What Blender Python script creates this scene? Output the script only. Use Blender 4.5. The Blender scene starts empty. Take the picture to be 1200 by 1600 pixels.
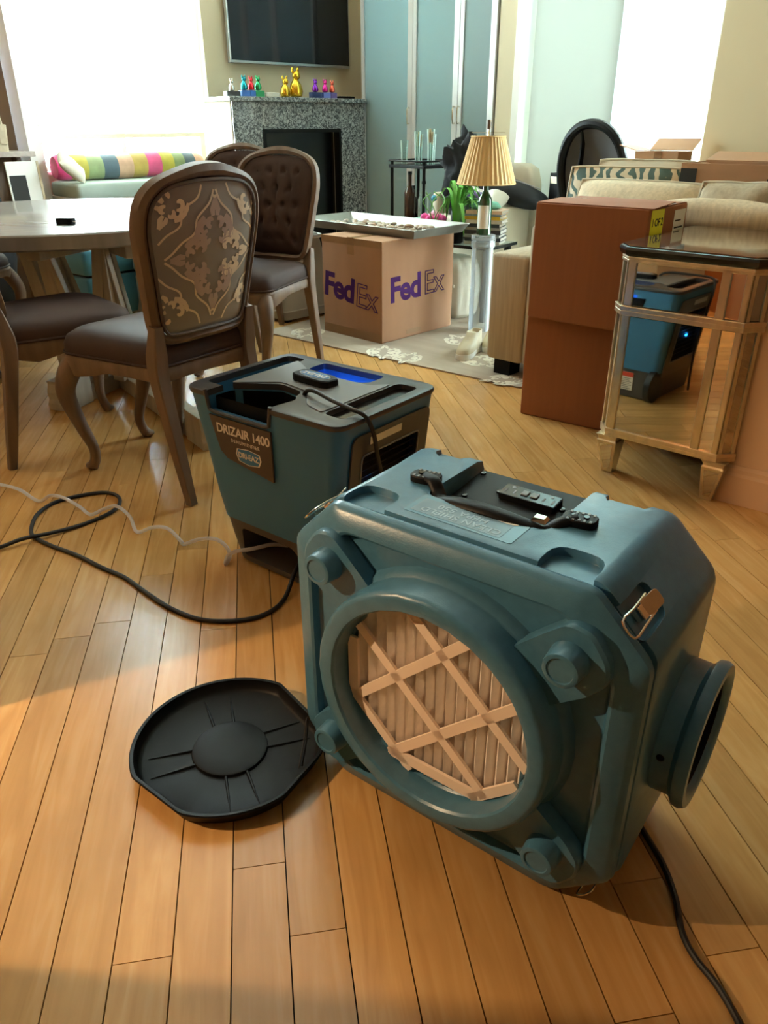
import bpy, bmesh, math, random
from mathutils import Vector, Matrix
from math import sin, cos, pi, radians, sqrt, atan2
random.seed(7)
scene = bpy.context.scene
COL = scene.collection

# ------------------------------------------------------------------ camera
CAM_H = 1.10
cam = bpy.data.cameras.new('camera'); cam_o = bpy.data.objects.new('camera', cam); COL.objects.link(cam_o)
_p = radians(27.003); _r = radians(-0.219)
_F = Vector((0, cos(_p), -sin(_p))); _U0 = Vector((0, sin(_p), cos(_p))); _R0 = Vector((1, 0, 0))
_R = _R0*cos(_r) + _U0*sin(_r); _U = _U0*cos(_r) - _R0*sin(_r)
cam_o.matrix_world = Matrix(((_R.x, _U.x, -_F.x, 0), (_R.y, _U.y, -_F.y, 0), (_R.z, _U.z, -_F.z, CAM_H), (0, 0, 0, 1)))
cam.sensor_fit = 'AUTO'; cam.sensor_width = 36.0; cam.lens = 1189.0/1600.0*36.0
cam.clip_start = 0.02; cam.clip_end = 200
scene.camera = cam_o

# ------------------------------------------------------------------ sky and exposure
world = bpy.data.worlds.new('sky'); scene.world = world; world.use_nodes = True
bg = world.node_tree.nodes['Background']
bg.inputs[0].default_value = (0.78, 0.90, 1.0, 1); bg.inputs[1].default_value = 112.0
scene.view_settings.view_transform = 'Standard'; scene.view_settings.look = 'None'
scene.view_settings.exposure = 0.0; scene.view_settings.gamma = 1.0
scene.view_settings.use_curve_mapping = False
cy = scene.cycles
cy.use_denoising = True; cy.max_bounces = 10; cy.diffuse_bounces = 5; cy.glossy_bounces = 5
cy.transmission_bounces = 8; cy.transparent_max_bounces = 16; cy.sample_clamp_indirect = 6.0
cy.caustics_reflective = False; cy.caustics_refractive = False; cy.blur_glossy = 0.5

def window_portal(name, loc, normal, w, h):
    """daylight portal in a window opening: samples the sky seen through it"""
    l = bpy.data.lights.new(name, 'AREA'); l.shape = 'RECTANGLE'; l.size = w; l.size_y = h
    l.cycles.is_portal = True
    o = bpy.data.objects.new(name, l); COL.objects.link(o)
    n = Vector(normal).normalized()
    o.matrix_world = Matrix.Translation(loc) @ (-n).to_track_quat('Z', 'Y').to_matrix().to_4x4()
    return o

# ------------------------------------------------------------------ mesh helpers
def srgb(h):
    h = h.lstrip('#'); v = [int(h[i:i+2], 16)/255 for i in (0, 2, 4)]
    return tuple((x/12.92 if x <= 0.04045 else ((x+0.055)/1.055)**2.4) for x in v)

class MB:
    def __init__(s): s.v = []; s.f = []
    def add(s, vs, fs):
        b = len(s.v); s.v += [tuple(v) for v in vs]; s.f += [tuple(i+b for i in f) for f in fs]; return s
    def box(s, x0, x1, y0, y1, z0, z1, mat=None):
        vs = [Vector((x, y, z)) for z in (z0, z1) for y in (y0, y1) for x in (x0, x1)]
        if mat is not None: vs = [mat @ v for v in vs]
        return s.add(vs, [(0, 2, 3, 1), (4, 5, 7, 6), (0, 1, 5, 4), (2, 6, 7, 3), (0, 4, 6, 2), (1, 3, 7, 5)])
    def loft(s, secs, cap0=True, cap1=True, closed=True):
        n = len(secs[0]); vs = [p for sec in secs for p in sec]; fs = []
        for k in range(len(secs)-1):
            for i in range(n if closed else n-1):
                j = (i+1) % n
                fs.append((k*n+i, k*n+j, (k+1)*n+j, (k+1)*n+i))
        if cap0: fs.append(tuple(range(n-1, -1, -1)))
        if cap1: fs.append(tuple((len(secs)-1)*n+i for i in range(n)))
        return s.add(vs, fs)
    def tube(s, path, r, n=8, closed=False, sec=None, up=None):
        path = [Vector(p) for p in path]; m = len(path)
        rs = r if isinstance(r, (list, tuple)) else [r]*m
        tans = []
        for i in range(m):
            a = path[i-1] if (i > 0 or closed) else path[0]
            b = path[(i+1) % m] if (i < m-1 or closed) else path[-1]
            t = (b-a); tans.append(t.normalized() if t.length > 1e-9 else Vector((0, 0, 1)))
        ref = Vector(up) if up is not None else (Vector((0, 0, 1)) if abs(tans[0].z) < 0.9 else Vector((1, 0, 0)))
        N = (ref - tans[0]*ref.dot(tans[0])).normalized()
        sec = sec or [(cos(2*pi*k/n), sin(2*pi*k/n)) for k in range(n)]
        rings = []
        for i in range(m):
            if up is not None:
                N = (ref - tans[i]*ref.dot(tans[i])).normalized()
            else:
                N = N - tans[i]*N.dot(tans[i])
                N = N.normalized() if N.length > 1e-9 else Vector((1, 0, 0))
            Bn = tans[i].cross(N)
            rings.append([path[i] + (Bn*a + N*b)*rs[i] for a, b in sec])
        if closed:
            rings.append(rings[0])
            return s.loft(rings, False, False)
        return s.loft(rings)
    def lathe(s, prof, n=24, mat=None, close=False):
        rings = []
        for r, z in prof:
            ring = [Vector((r*cos(2*pi*k/n), r*sin(2*pi*k/n), z)) for k in range(n)]
            if mat is not None: ring = [mat @ p for p in ring]
            rings.append(ring)
        if close: rings.append(rings[0]); return s.loft(rings, False, False)
        return s.loft(rings)
    def prism(s, poly, z0, z1, mat=None):
        a = [Vector((x, y, z0)) for x, y in poly]; b = [Vector((x, y, z1)) for x, y in poly]
        if mat is not None: a = [mat @ p for p in a]; b = [mat @ p for p in b]
        return s.loft([a, b])
    def ellipsoid(s, c, r, n=14, m=8, mat=None):
        rings = []
        for k in range(1, m):
            ph = -pi/2 + pi*k/m
            ring = [Vector((c[0]+r[0]*cos(ph)*cos(2*pi*i/n), c[1]+r[1]*cos(ph)*sin(2*pi*i/n), c[2]+r[2]*sin(ph))) for i in range(n)]
            if mat is not None: ring = [mat @ p for p in ring]
            rings.append(ring)
        return s.loft(rings)
    def strip(s, pts, w, lift, surf):
        """flat ribbon of half width w (number or list) along 2D pts, laid on surf(x,y,lift)"""
        n = len(pts); ws = w if isinstance(w, (list, tuple)) else [w]*n; L = []; R = []
        for i in range(n):
            a = pts[max(0, i-1)]; b = pts[min(n-1, i+1)]
            dx, dy = b[0]-a[0], b[1]-a[1]; l = sqrt(dx*dx+dy*dy) or 1
            nx, ny = -dy/l*ws[i], dx/l*ws[i]
            L.append(surf(pts[i][0]+nx, pts[i][1]+ny, lift)); R.append(surf(pts[i][0]-nx, pts[i][1]-ny, lift))
        return s.add(L+R, [(i, i+1, n+i+1, n+i) for i in range(n-1)])
    def mesh(s, name, smooth=35):
        me = bpy.data.meshes.new(name); me.from_pydata(s.v, [], s.f)
        bm = bmesh.new(); bm.from_mesh(me); bmesh.ops.remove_doubles(bm, verts=bm.verts, dist=1e-6)
        bmesh.ops.recalc_face_normals(bm, faces=bm.faces); bm.to_mesh(me); bm.free()
        if smooth:
            me.shade_smooth(); me.set_sharp_from_angle(angle=radians(smooth))
        return me
    def build(s, name, mat, parent=None, smooth=35, bevel=0, seg=2, label=None):
        return mk(name, s.mesh(name, smooth), mat, parent, bevel, seg, label)

def mk(name, me, mat, parent=None, bevel=0, seg=2, label=None):
    o = bpy.data.objects.new(name, me); COL.objects.link(o)
    if mat is not None:
        me.materials.clear(); me.materials.append(mat)
    if parent is not None: o.parent = parent
    if bevel:
        b = o.modifiers.new('bevel', 'BEVEL'); b.width = bevel; b.segments = seg; b.limit_method = 'ANGLE'; b.angle_limit = radians(40)
    if label: o['label'] = label
    return o

def cut(o, cutters):
    """subtract the meshes of the MBs from o, baked into its mesh"""
    tmp = []
    for c in cutters:
        t = bpy.data.objects.new('cutter', c.mesh('cutter', 0)); COL.objects.link(t); tmp.append(t)
        t.matrix_world = Matrix.Identity(4)
        m = o.modifiers.new('cut', 'BOOLEAN'); m.operation = 'DIFFERENCE'; m.object = t; m.solver = 'EXACT'
    par = o.parent; o.parent = None
    others = [m for m in o.modifiers if m.type == 'BEVEL']
    for m in others: m.show_viewport = False
    bpy.context.view_layer.update()
    dg = bpy.context.evaluated_depsgraph_get()
    me = bpy.data.meshes.new_from_object(o.evaluated_get(dg))
    for m in [m for m in o.modifiers if m.type == 'BOOLEAN']: o.modifiers.remove(m)
    for m in others: m.show_viewport = True
    o.data = me; me.shade_smooth(); me.set_sharp_from_angle(angle=radians(30))
    o.parent = par
    for t in tmp: bpy.data.objects.remove(t, do_unlink=True)
    return o

def tag(o, label, cat, group=None):
    o['label'] = label; o['category'] = cat
    if group: o['group'] = group
    return o
def thing(name, label, cat, x, y, z=0, az=90, group=None):
    """empty; local x runs along compass azimuth az (0 = +Y), local y points 90 deg left of it"""
    o = bpy.data.objects.new(name, None); COL.objects.link(o); o.empty_display_size = 0.05
    o.location = (x, y, z); o.rotation_euler = (0, 0, radians(90-az))
    return tag(o, label, cat, group)
def struct(o):
    o['kind'] = 'structure'; return o
def frame(x, y, az, z=0):
    return Matrix.Translation((x, y, z)) @ Matrix.Rotation(radians(90-az), 4, 'Z')

def rpoly(pts, r, seg=4, sub=0):
    """rounded polygon; pts [(x,y)], fixed number of output points"""
    out = []; n = len(pts)
    rs = r if isinstance(r, (list, tuple)) else [r]*n
    arcs = []
    for i in range(n):
        p = Vector(pts[i]); a = Vector(pts[i-1]); b = Vector(pts[(i+1) % n])
        d1 = (a-p); d2 = (b-p); l1, l2 = d1.length, d2.length; d1.normalize(); d2.normalize()
        rr = min(rs[i], l1*0.49, l2*0.49)
        p1 = p+d1*rr; p2 = p+d2*rr
        arc = []
        for k in range(seg+1):
            t = k/seg; arc.append(p1*(1-t)**2 + p*2*t*(1-t) + p2*t*t)
        arcs.append(arc)
    for i in range(n):
        out += arcs[i]
        if sub:
            a = arcs[i][-1]; b = arcs[(i+1) % n][0]
            for k in range(1, sub+1): out.append(a.lerp(b, k/(sub+1)))
    return [(p.x, p.y) for p in out]
def rrect(w, d, r, seg=4, sub=0, cx=0, cyy=0):
    return [(x+cx, y+cyy) for x, y in rpoly([(-w/2, -d/2), (w/2, -d/2), (w/2, d/2), (-w/2, d/2)], r, seg, sub)]
def catmull(pts, n=8, closed=False):
    P = [Vector(p) for p in pts]; out = []; m = len(P)
    rng = range(m if closed else m-1)
    for i in rng:
        p0 = P[i-1] if (i > 0 or closed) else P[0]*2-P[1]
        p1 = P[i]; p2 = P[(i+1) % m]
        p3 = P[(i+2) % m] if (i+2 < m or closed) else P[-1]*2-P[-2]
        for k in range(n):
            t = k/n
            out.append(0.5*((2*p1)+(-p0+p2)*t+(2*p0-5*p1+4*p2-p3)*t*t+(-p0+3*p1-3*p2+p3)*t**3))
    if not closed: out.append(P[-1])
    return out
def text_mesh(body, size, depth=0.0004, outline=0, align='CENTER', spacing=1.0, bold=0.0):
    cu = bpy.data.curves.new('txt', 'FONT'); cu.body = body; cu.size = size; cu.align_x = align; cu.align_y = 'CENTER'
    cu.extrude = depth; cu.space_character = spacing; cu.resolution_u = 4; cu.offset = bold
    if outline:
        cu.fill_mode = 'NONE'; cu.extrude = 0; cu.bevel_depth = outline; cu.bevel_resolution = 1
    t = bpy.data.objects.new('txt', cu); COL.objects.link(t)
    bpy.context.view_layer.update()
    me = bpy.data.meshes.new_from_object(t.evaluated_get(bpy.context.evaluated_depsgraph_get()))
    bpy.data.objects.remove(t, do_unlink=True); bpy.data.curves.remove(cu)
    return me
def put_text(name, body, size, mat, parent, origin, xdir, ydir, **kw):
    me = text_mesh(body, size, **kw)
    X = Vector(xdir).normalized(); Y = Vector(ydir).normalized(); Z = X.cross(Y)
    me.transform(Matrix(((X.x, Y.x, Z.x, origin[0]), (X.y, Y.y, Z.y, origin[1]), (X.z, Y.z, Z.z, origin[2]), (0, 0, 0, 1))))
    me.name = name
    return mk(name, me, mat, parent)

# ------------------------------------------------------------------ materials
def nt(name):
    m = bpy.data.materials.new(name); m.use_nodes = True; return m, m.node_tree.nodes, m.node_tree.links, m.node_tree.nodes['Principled BSDF']
def mat(name, col, rough=0.5, metal=0.0, var=0.0, vscale=6.0, bump=0.0, bscale=80.0, stretch=(1, 1, 1), col2=None, coat=0.0, spec=0.5, sheen=0.0, emit=None, estr=0.0, detail=4.0):
    m, N, L, B = nt(name)
    c = srgb(col) if isinstance(col, str) else col
    B.inputs['Base Color'].default_value = (*c, 1); B.inputs['Roughness'].default_value = rough; B.inputs['Metallic'].default_value = metal
    B.inputs['Specular IOR Level'].default_value = spec; B.inputs['Coat Weight'].default_value = coat; B.inputs['Coat Roughness'].default_value = 0.12
    if sheen: B.inputs['Sheen Weight'].default_value = sheen
    if emit: B.inputs['Emission Color'].default_value = (*srgb(emit), 1); B.inputs['Emission Strength'].default_value = estr
    if var or bump or col2:
        tc = N.new('ShaderNodeTexCoord'); mp = N.new('ShaderNodeMapping'); mp.inputs['Scale'].default_value = stretch
        L.new(tc.outputs['Object'], mp.inputs['Vector'])
    if var or col2:
        nz = N.new('ShaderNodeTexNoise'); nz.inputs['Scale'].default_value = vscale; nz.inputs['Detail'].default_value = detail
        L.new(mp.outputs[0], nz.inputs['Vector'])
        rp = N.new('ShaderNodeValToRGB'); rp.color_ramp.elements[0].position = 0.3; rp.color_ramp.elements[1].position = 0.7
        c2 = srgb(col2) if col2 else tuple(min(1, x*(1+var)) for x in c)
        c1 = c if col2 else tuple(x*(1-var) for x in c)
        rp.color_ramp.elements[0].color = (*c1, 1); rp.color_ramp.elements[1].color = (*c2, 1)
        L.new(nz.outputs['Fac'], rp.inputs['Fac']); L.new(rp.outputs['Color'], B.inputs['Base Color'])
    if bump:
        n2 = N.new('ShaderNodeTexNoise'); n2.inputs['Scale'].default_value = bscale; n2.inputs['Detail'].default_value = 3
        L.new(mp.outputs[0], n2.inputs['Vector'])
        b = N.new('ShaderNodeBump'); b.inputs['Strength'].default_value = bump; b.inputs['Distance'].default_value = 0.002
        L.new(n2.outputs['Fac'], b.inputs['Height']); L.new(b.outputs['Normal'], B.inputs['Normal'])
    return m
def glassy(name, col, alpha=0.2, rough=0.03, tint=(1, 1, 1), spec=0.5):
    """thin clear sheet: mostly see-through with a glossy skin"""
    m, N, L, B = nt(name)
    B.inputs['Base Color'].default_value = (*(srgb(col) if isinstance(col, str) else col), 1); B.inputs['Roughness'].default_value = rough
    B.inputs['Specular IOR Level'].default_value = spec
    tr = N.new('ShaderNodeBsdfTransparent'); tr.inputs[0].default_value = (*tint, 1)
    fr = N.new('ShaderNodeFresnel'); fr.inputs['IOR'].default_value = 1.45
    ad = N.new('ShaderNodeMath'); ad.operation = 'ADD'; ad.use_clamp = True; ad.inputs[1].default_value = alpha
    L.new(fr.outputs[0], ad.inputs[0])
    mx = N.new('ShaderNodeMixShader'); L.new(ad.outputs[0], mx.inputs[0]); L.new(tr.outputs[0], mx.inputs[1]); L.new(B.outputs[0], mx.inputs[2])
    L.new(mx.outputs[0], N['Material Output'].inputs['Surface'])
    return m
def shade_cloth(name, col, open_=0.35, trans=1.0):
    m, N, L, B = nt(name)
    tl = N.new('ShaderNodeBsdfTranslucent'); tl.inputs[0].default_value = (*[c*trans for c in srgb(col)], 1)
    df = N.new('ShaderNodeBsdfDiffuse'); df.inputs[0].default_value = (*srgb(col), 1)
    tr = N.new('ShaderNodeBsdfTransparent')
    m1 = N.new('ShaderNodeMixShader'); m1.inputs[0].default_value = 0.3; L.new(tl.outputs[0], m1.inputs[1]); L.new(df.outputs[0], m1.inputs[2])
    m2 = N.new('ShaderNodeMixShader'); m2.inputs[0].default_value = open_; L.new(m1.outputs[0], m2.inputs[1]); L.new(tr.outputs[0], m2.inputs[2])
    L.new(m2.outputs[0], N['Material Output'].inputs['Surface'])
    return m
def plank_material(name):
    m, N, L, B = nt(name)
    tc = N.new('ShaderNodeTexCoord'); oi = N.new('ShaderNodeObjectInfo')
    off = N.new('ShaderNodeVectorMath'); off.operation = 'MULTIPLY_ADD'
    cmb = N.new('ShaderNodeCombineXYZ')
    for i in range(3): L.new(oi.outputs['Random'], cmb.inputs[i])
    off.inputs[1].default_value = (37, 91, 13); L.new(cmb.outputs[0], off.inputs[0]); L.new(tc.outputs['Object'], off.inputs[2])
    mp = N.new('ShaderNodeMapping'); mp.inputs['Scale'].default_value = (26, 2.2, 1); L.new(off.outputs[0], mp.inputs['Vector'])
    nz = N.new('ShaderNodeTexNoise'); nz.inputs['Scale'].default_value = 1.6; nz.inputs['Detail'].default_value = 7; nz.inputs['Distortion'].default_value = 0.9
    L.new(mp.outputs[0], nz.inputs['Vector'])
    rp = N.new('ShaderNodeValToRGB'); e = rp.color_ramp.elements
    e[0].position = 0.25; e[0].color = (*srgb('#b88850'), 1); e[1].position = 0.72; e[1].color = (*srgb('#d0a46a'), 1)
    x = rp.color_ramp.elements.new(0.5); x.color = (*srgb('#c6965a'), 1)
    L.new(nz.outputs['Fac'], rp.inputs['Fac'])
    n2 = N.new('ShaderNodeTexNoise'); n2.inputs['Scale'].default_value = 5.0; n2.inputs['Detail'].default_value = 3; L.new(off.outputs[0], n2.inputs['Vector'])
    hv = N.new('ShaderNodeHueSaturation')
    mr = N.new('ShaderNodeMapRange'); mr.inputs['To Min'].default_value = 0.82; mr.inputs['To Max'].default_value = 1.12; L.new(oi.outputs['Random'], mr.inputs['Value'])
    ml = N.new('ShaderNodeMath'); ml.operation = 'MULTIPLY'
    m3 = N.new('ShaderNodeMapRange'); m3.inputs['From Min'].default_value = 0.3; m3.inputs['From Max'].default_value = 0.7; m3.inputs['To Min'].default_value = 0.9; m3.inputs['To Max'].default_value = 1.08
    L.new(n2.outputs['Fac'], m3.inputs['Value']); L.new(mr.outputs[0], ml.inputs[0]); L.new(m3.outputs[0], ml.inputs[1])
    L.new(ml.outputs[0], hv.inputs['Value']); L.new(rp.outputs['Color'], hv.inputs['Color'])
    L.new(hv.outputs[0], B.inputs['Base Color'])
    B.inputs['Roughness'].default_value = 0.25; B.inputs['Specular IOR Level'].default_value = 0.5
    bp = N.new('ShaderNodeBump'); bp.inputs['Strength'].default_value = 0.12; bp.inputs['Distance'].default_value = 0.001
    n4 = N.new('ShaderNodeTexNoise'); n4.inputs['Scale'].default_value = 9; n4.inputs['Detail'].default_value = 3; L.new(off.outputs[0], n4.inputs['Vector'])
    L.new(n4.outputs['Fac'], bp.inputs['Height']); L.new(bp.outputs[0], B.inputs['Normal'])
    return m
def granite_material(name):
    m, N, L, B = nt(name)
    tc = N.new('ShaderNodeTexCoord'); vz = N.new('ShaderNodeTexNoise'); vz.inputs['Scale'].default_value = 62; vz.inputs['Detail'].default_value = 6; vz.inputs['Distortion'].default_value = 1.2
    L.new(tc.outputs['Object'], vz.inputs['Vector'])
    rp = N.new('ShaderNodeValToRGB'); e = rp.color_ramp.elements
    e[0].position = 0.42; e[0].color = (*srgb('#3c4145'), 1); e[1].position = 0.62; e[1].color = (*srgb('#aab0b2'), 1)
    L.new(vz.outputs['Fac'], rp.inputs['Fac']); L.new(rp.outputs[0], B.inputs['Base Color']); B.inputs['Roughness'].default_value = 0.12
    return m
def stripes_material(name, c1, c2, scale=9.0, distort=6.0, rot=0.6):
    m, N, L, B = nt(name)
    tc = N.new('ShaderNodeTexCoord'); mp = N.new('ShaderNodeMapping'); mp.inputs['Rotation'].default_value = (0, rot, 0.4); L.new(tc.outputs['Object'], mp.inputs['Vector'])
    w = N.new('ShaderNodeTexWave'); w.inputs['Scale'].default_value = scale; w.inputs['Distortion'].default_value = distort; w.inputs['Detail'].default_value = 1.5; w.inputs['Detail Scale'].default_value = 1.2
    L.new(mp.outputs[0], w.inputs['Vector'])
    rp = N.new('ShaderNodeValToRGB'); rp.color_ramp.interpolation = 'EASE'; e = rp.color_ramp.elements
    e[0].position = 0.42; e[0].color = (*srgb(c1), 1); e[1].position = 0.52; e[1].color = (*srgb(c2), 1)
    L.new(w.outputs['Fac'], rp.inputs['Fac']); L.new(rp.outputs[0], B.inputs['Base Color']); B.inputs['Roughness'].default_value = 0.85
    return m
def rib_fabric(name, col, scale=160, col2=None):
    """upholstery with fine vertical slub lines"""
    m = mat(name, col, 0.9, var=0.14, vscale=5, stretch=(14, 14, 0.8), bump=0.35, bscale=scale/12, col2=col2)
    return m

MT = {}
def setup_materials():
    T = MT
    T['plank'] = plank_material('maple plank')
    T['gap'] = mat('dark joint', '#1c120a', 0.9)
    T['wall'] = mat('cream wall paint', '#d8ccb0', 0.85, var=0.03, vscale=1.5)
    T['wall_tan'] = mat('tan wall paint', '#a3916f', 0.85, var=0.03, vscale=1.5)
    T['wall_warm'] = mat('wall paint tinted by warm light', '#cfa985', 0.8, var=0.03, vscale=1.5)  # peach tone holds the warm lamp light that falls on the pier
    T['wall_back'] = mat('warm brown wall', '#a5805c', 0.8, var=0.05, vscale=2)
    T['wall_brown'] = mat('taupe wall paint', '#8d7a6a', 0.85, var=0.04, vscale=2)
    T['ceiling'] = mat('white ceiling paint', '#e9e4d8', 0.9)
    T['trim'] = mat('white trim paint', '#e3e0d6', 0.5)
    T['teal'] = mat('teal rotomoulded plastic', '#47758f', 0.30, var=0.08, vscale=60, bump=0.12, bscale=420, detail=2)
    T['teal_dk'] = mat('teal plastic inside', '#2f5a6e', 0.45)
    T['blue'] = mat('blue housing plastic', '#37739a', 0.45, var=0.03, vscale=8, bump=0.06, bscale=500)
    T['grey_base'] = mat('charcoal base plastic', '#4a4643', 0.5, bump=0.06, bscale=500)
    T['bezel'] = mat('graphite top plastic', '#3c3d40', 0.35, bump=0.06, bscale=600)
    T['silver_pl'] = mat('grey satin plastic', '#77797b', 0.38, metal=0.2)
    T['black'] = mat('black plastic', '#080808', 0.45, spec=0.16, bump=0.05, bscale=300)
    T['black_gloss'] = mat('gloss black plastic', '#0b0c0e', 0.15)
    T['rubber'] = mat('black rubber cord', '#0b0b0c', 0.5)
    T['chrome'] = mat('chrome', '#d9d4c8', 0.15, metal=1)
    T['gold'] = mat('champagne leaf frame', '#d6c7a8', 0.28, metal=0.9, var=0.14, vscale=30, stretch=(1, 1, 0.4))
    T['mirror'] = mat('antiqued mirror', '#c9c2b4', 0.025, metal=1)
    T['topglass'] = mat('dark mirror top', '#9b8f7c', 0.06, metal=0.85)
    T['card'] = mat('brown cardboard', '#977053', 0.8, var=0.06, vscale=9, stretch=(1, 1, 0.3), bump=0.08, bscale=40, spec=0.2)
    T['card2'] = mat('plain reddish cardboard', '#8f5a3c', 0.75, var=0.04, vscale=7, stretch=(8, 8, 0.4), spec=0.2)
    T['card3'] = mat('pale cardboard', '#a8805f', 0.8, var=0.05, vscale=9)
    T['card_in'] = mat('inside of cardboard', '#8a6a4b', 0.85)
    T['tape'] = glassy('clear packing tape', '#b98f66', 0.35, 0.15)
    T['purple'] = mat('purple print', '#3c1a52', 0.8, spec=0.1)
    T['yellow'] = mat('yellow label', '#dfe02a', 0.6)
    T['white'] = mat('white paper', '#e6e3da', 0.7)
    T['ink'] = mat('black ink', '#16140f', 0.7)
    T['brown_label'] = mat('brown label print', '#4a3b33', 0.5)
    T['red_print'] = mat('red print', '#c23a22', 0.6)
    T['blue_print'] = mat('blue badge print', '#2f77b0', 0.3)
    T['label_dim'] = mat('pale blue print', '#9db9c9', 0.5)
    T['label_txt'] = mat('off white print', '#e8e2d8', 0.5)
    T['sticker'] = mat('pale blue sticker film', '#6c9ab4', 0.25)
    T['sticker2'] = mat('grey sticker film', '#6d8ea3', 0.3)
    T['led'] = mat('blue led', '#2aa6ff', 0.3, emit='#1f8cff', estr=12)
    T['wood'] = mat('carved brown wood', '#66503d', 0.55, var=0.25, vscale=4, stretch=(6, 6, 0.7), bump=0.25, bscale=30)
    T['velvet'] = mat('brown velvet', '#3d2d28', 0.65, var=0.15, vscale=5, spec=0.2)
    T['damask'] = mat('taupe damask ground', '#8f8981', 0.45, var=0.06, vscale=8)
    T['damask_lt'] = mat('pale gold damask motif', '#e2d2b8', 0.4, metal=0.15)
    T['damask_md'] = mat('mauve damask motif', '#b9a69c', 0.45, metal=0.1)
    T['welt'] = mat('grey welt cord', '#5d534d', 0.7)
    T['table_top'] = mat('grey washed table top', '#8d8780', 0.22, var=0.15, vscale=3, stretch=(1, 9, 1), coat=0.3)
    T['table_wood'] = mat('limed wood', '#aaa394', 0.6, var=0.12, vscale=5, stretch=(5, 5, 0.8))
    T['rug'] = mat('beige rug', '#a39380', 0.95, var=0.1, vscale=3, stretch=(1, 5, 1), bump=0.4, bscale=200)
    T['rug_motif'] = mat('cream rug motif', '#e0d6c2', 0.95, bump=0.4, bscale=200)
    T['sofa'] = rib_fabric('oatmeal sofa fabric', '#a3947c')
    T['sofa_lt'] = rib_fabric('cream cushion fabric', '#cbbb9f')
    T['cream'] = mat('cream linen', '#cfc7b4', 0.9, var=0.05, vscale=6, bump=0.2, bscale=150)
    T['greyfab'] = mat('grey slipcover', '#9c968a', 0.9, var=0.08, vscale=6, bump=0.2, bscale=150)
    T['tealfab'] = mat('teal upholstery', '#1f6277', 0.7, sheen=0.3)
    T['sage'] = mat('pale sage cushion', '#aab8ae', 0.9, var=0.05, bump=0.15, bscale=160)
    T['zebra'] = stripes_material('zebra print', '#d8cdb6', '#4b625e', 9.0, 9.0)
    T['darkfab'] = mat('black fabric', '#121317', 0.85, var=0.2, vscale=10, bump=0.4, bscale=25)
    T['greymesh'] = mat('charcoal mesh fabric', '#4b4a4c', 0.85, var=0.1, bump=0.2, bscale=200)
    T['granite'] = granite_material('speckled granite')
    T['firebox'] = mat('black firebox', '#08090b', 0.25)
    T['tv'] = mat('dark screen', '#14161b', 0.08)
    T['silver'] = mat('brushed aluminium', '#b9bcc0', 0.3, metal=0.9)
    T['cab_frame'] = mat('white aluminium frame', '#dcdcdf', 0.35, metal=0.2)
    T['frost'] = glassy('frosted blue glass', '#d3ecf4', 0.28, 0.3, (0.8, 0.93, 0.97))
    T['glass'] = glassy('clear glass', '#e8f4f0', 0.03, 0.02, (0.93, 0.98, 0.96))
    T['acrylic'] = glassy('clear acrylic', '#eef2f4', 0.12, 0.03, (0.95, 0.97, 0.98))
    T['tubing'] = glassy('clear vinyl tubing', '#f6f2f2', 0.34, 0.1, (0.93, 0.92, 0.92))
    T['shade_w'] = shade_cloth('white roller shade', '#f4f1e6', 0.55)
    T['shade_g'] = shade_cloth('dense grey green shade', '#e2e4da', 0.0, 0.34)
    T['lampshade'] = mat('pleated tan lampshade', '#c2a06a', 0.8)
    T['bottle'] = mat('green bottle glass', '#16401f', 0.06, coat=0.5)
    T['brownglass'] = mat('brown bottle glass', '#3a2215', 0.08)
    T['leaf'] = mat('green leaf', '#5f9a3e', 0.5, var=0.25, vscale=12)
    T['zinc'] = mat('zinc tray', '#8d8c86', 0.42, metal=0.75, var=0.12, vscale=7)
    T['stone'] = mat('river pebble', '#b4a594', 0.6, var=0.18, vscale=25)
    T['stone2'] = mat('brown river pebble', '#9a7f68', 0.6, var=0.18, vscale=25)
    T['shoe'] = mat('cream shoe leather', '#cfc3a8', 0.6)
    T['wicker'] = mat('woven wicker', '#5b4630', 0.8, var=0.3, vscale=40)
    T['felt'] = mat('woven felt strips', '#b3a48a', 0.9, var=0.12, vscale=20)
    T['marble'] = mat('pink speckled marble', '#a89c92', 0.3, var=0.25, vscale=20)
    T['filter'] = mat('pleated filter paper', '#f3eae2', 0.9, var=0.05, vscale=60)
    T['filter_card'] = mat('filter card frame', '#f5dfcb', 0.8)
    T['stonecounter'] = mat('dark counter stone', '#4c4640', 0.3)
    T['cabwood'] = mat('orange cabinet wood', '#b9783f', 0.45, var=0.15, vscale=4, stretch=(8, 8, 0.8))
    T['outside'] = mat('pale concrete facade', '#9aa29c', 0.9)
setup_materials()
# ================================================================== THE SETTING
def px_of(P):
    q = Vector(P) - Vector((0, 0, CAM_H)); k = q.dot(_F)
    if k < 0.05: return (-9999, -9999)
    return 600+1189*q.dot(_R)/k, 800-1189*q.dot(_U)/k

# ---- floor: maple strip planks laid at -9.2 deg, each plank in view an object of its own
floor = MB().box(-4.2, 4.2, -3.4, 8.6, -0.06, -0.012).build('floor', MT['gap'], None, 0); struct(floor)
FA = radians(-9.2); FD = Vector((sin(FA), cos(FA), 0)); FN = Vector((cos(FA), -sin(FA), 0))
PW = 0.0868; PN0 = -0.026
def plank_geo(mb, n0, n1, d0, d1, world=False):
    g = 0.0011; h = -0.0115
    ctr = FN*((n0+n1)/2) + FD*((d0+d1)/2)
    w = (n1-n0)/2-g; l = (d1-d0)/2-g*0.7
    secs = [[(-w, -l, h), (w, -l, h), (w, l, h), (-w, l, h)], [(-w, -l, 0), (w, -l, 0), (w, l, 0), (-w, l, 0)]]
    if world:
        secs = [[FN*x+FD*y+ctr+Vector((0, 0, z)) for x, y, z in s] for s in secs]
    mb.loft(secs, False, True); return ctr
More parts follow.
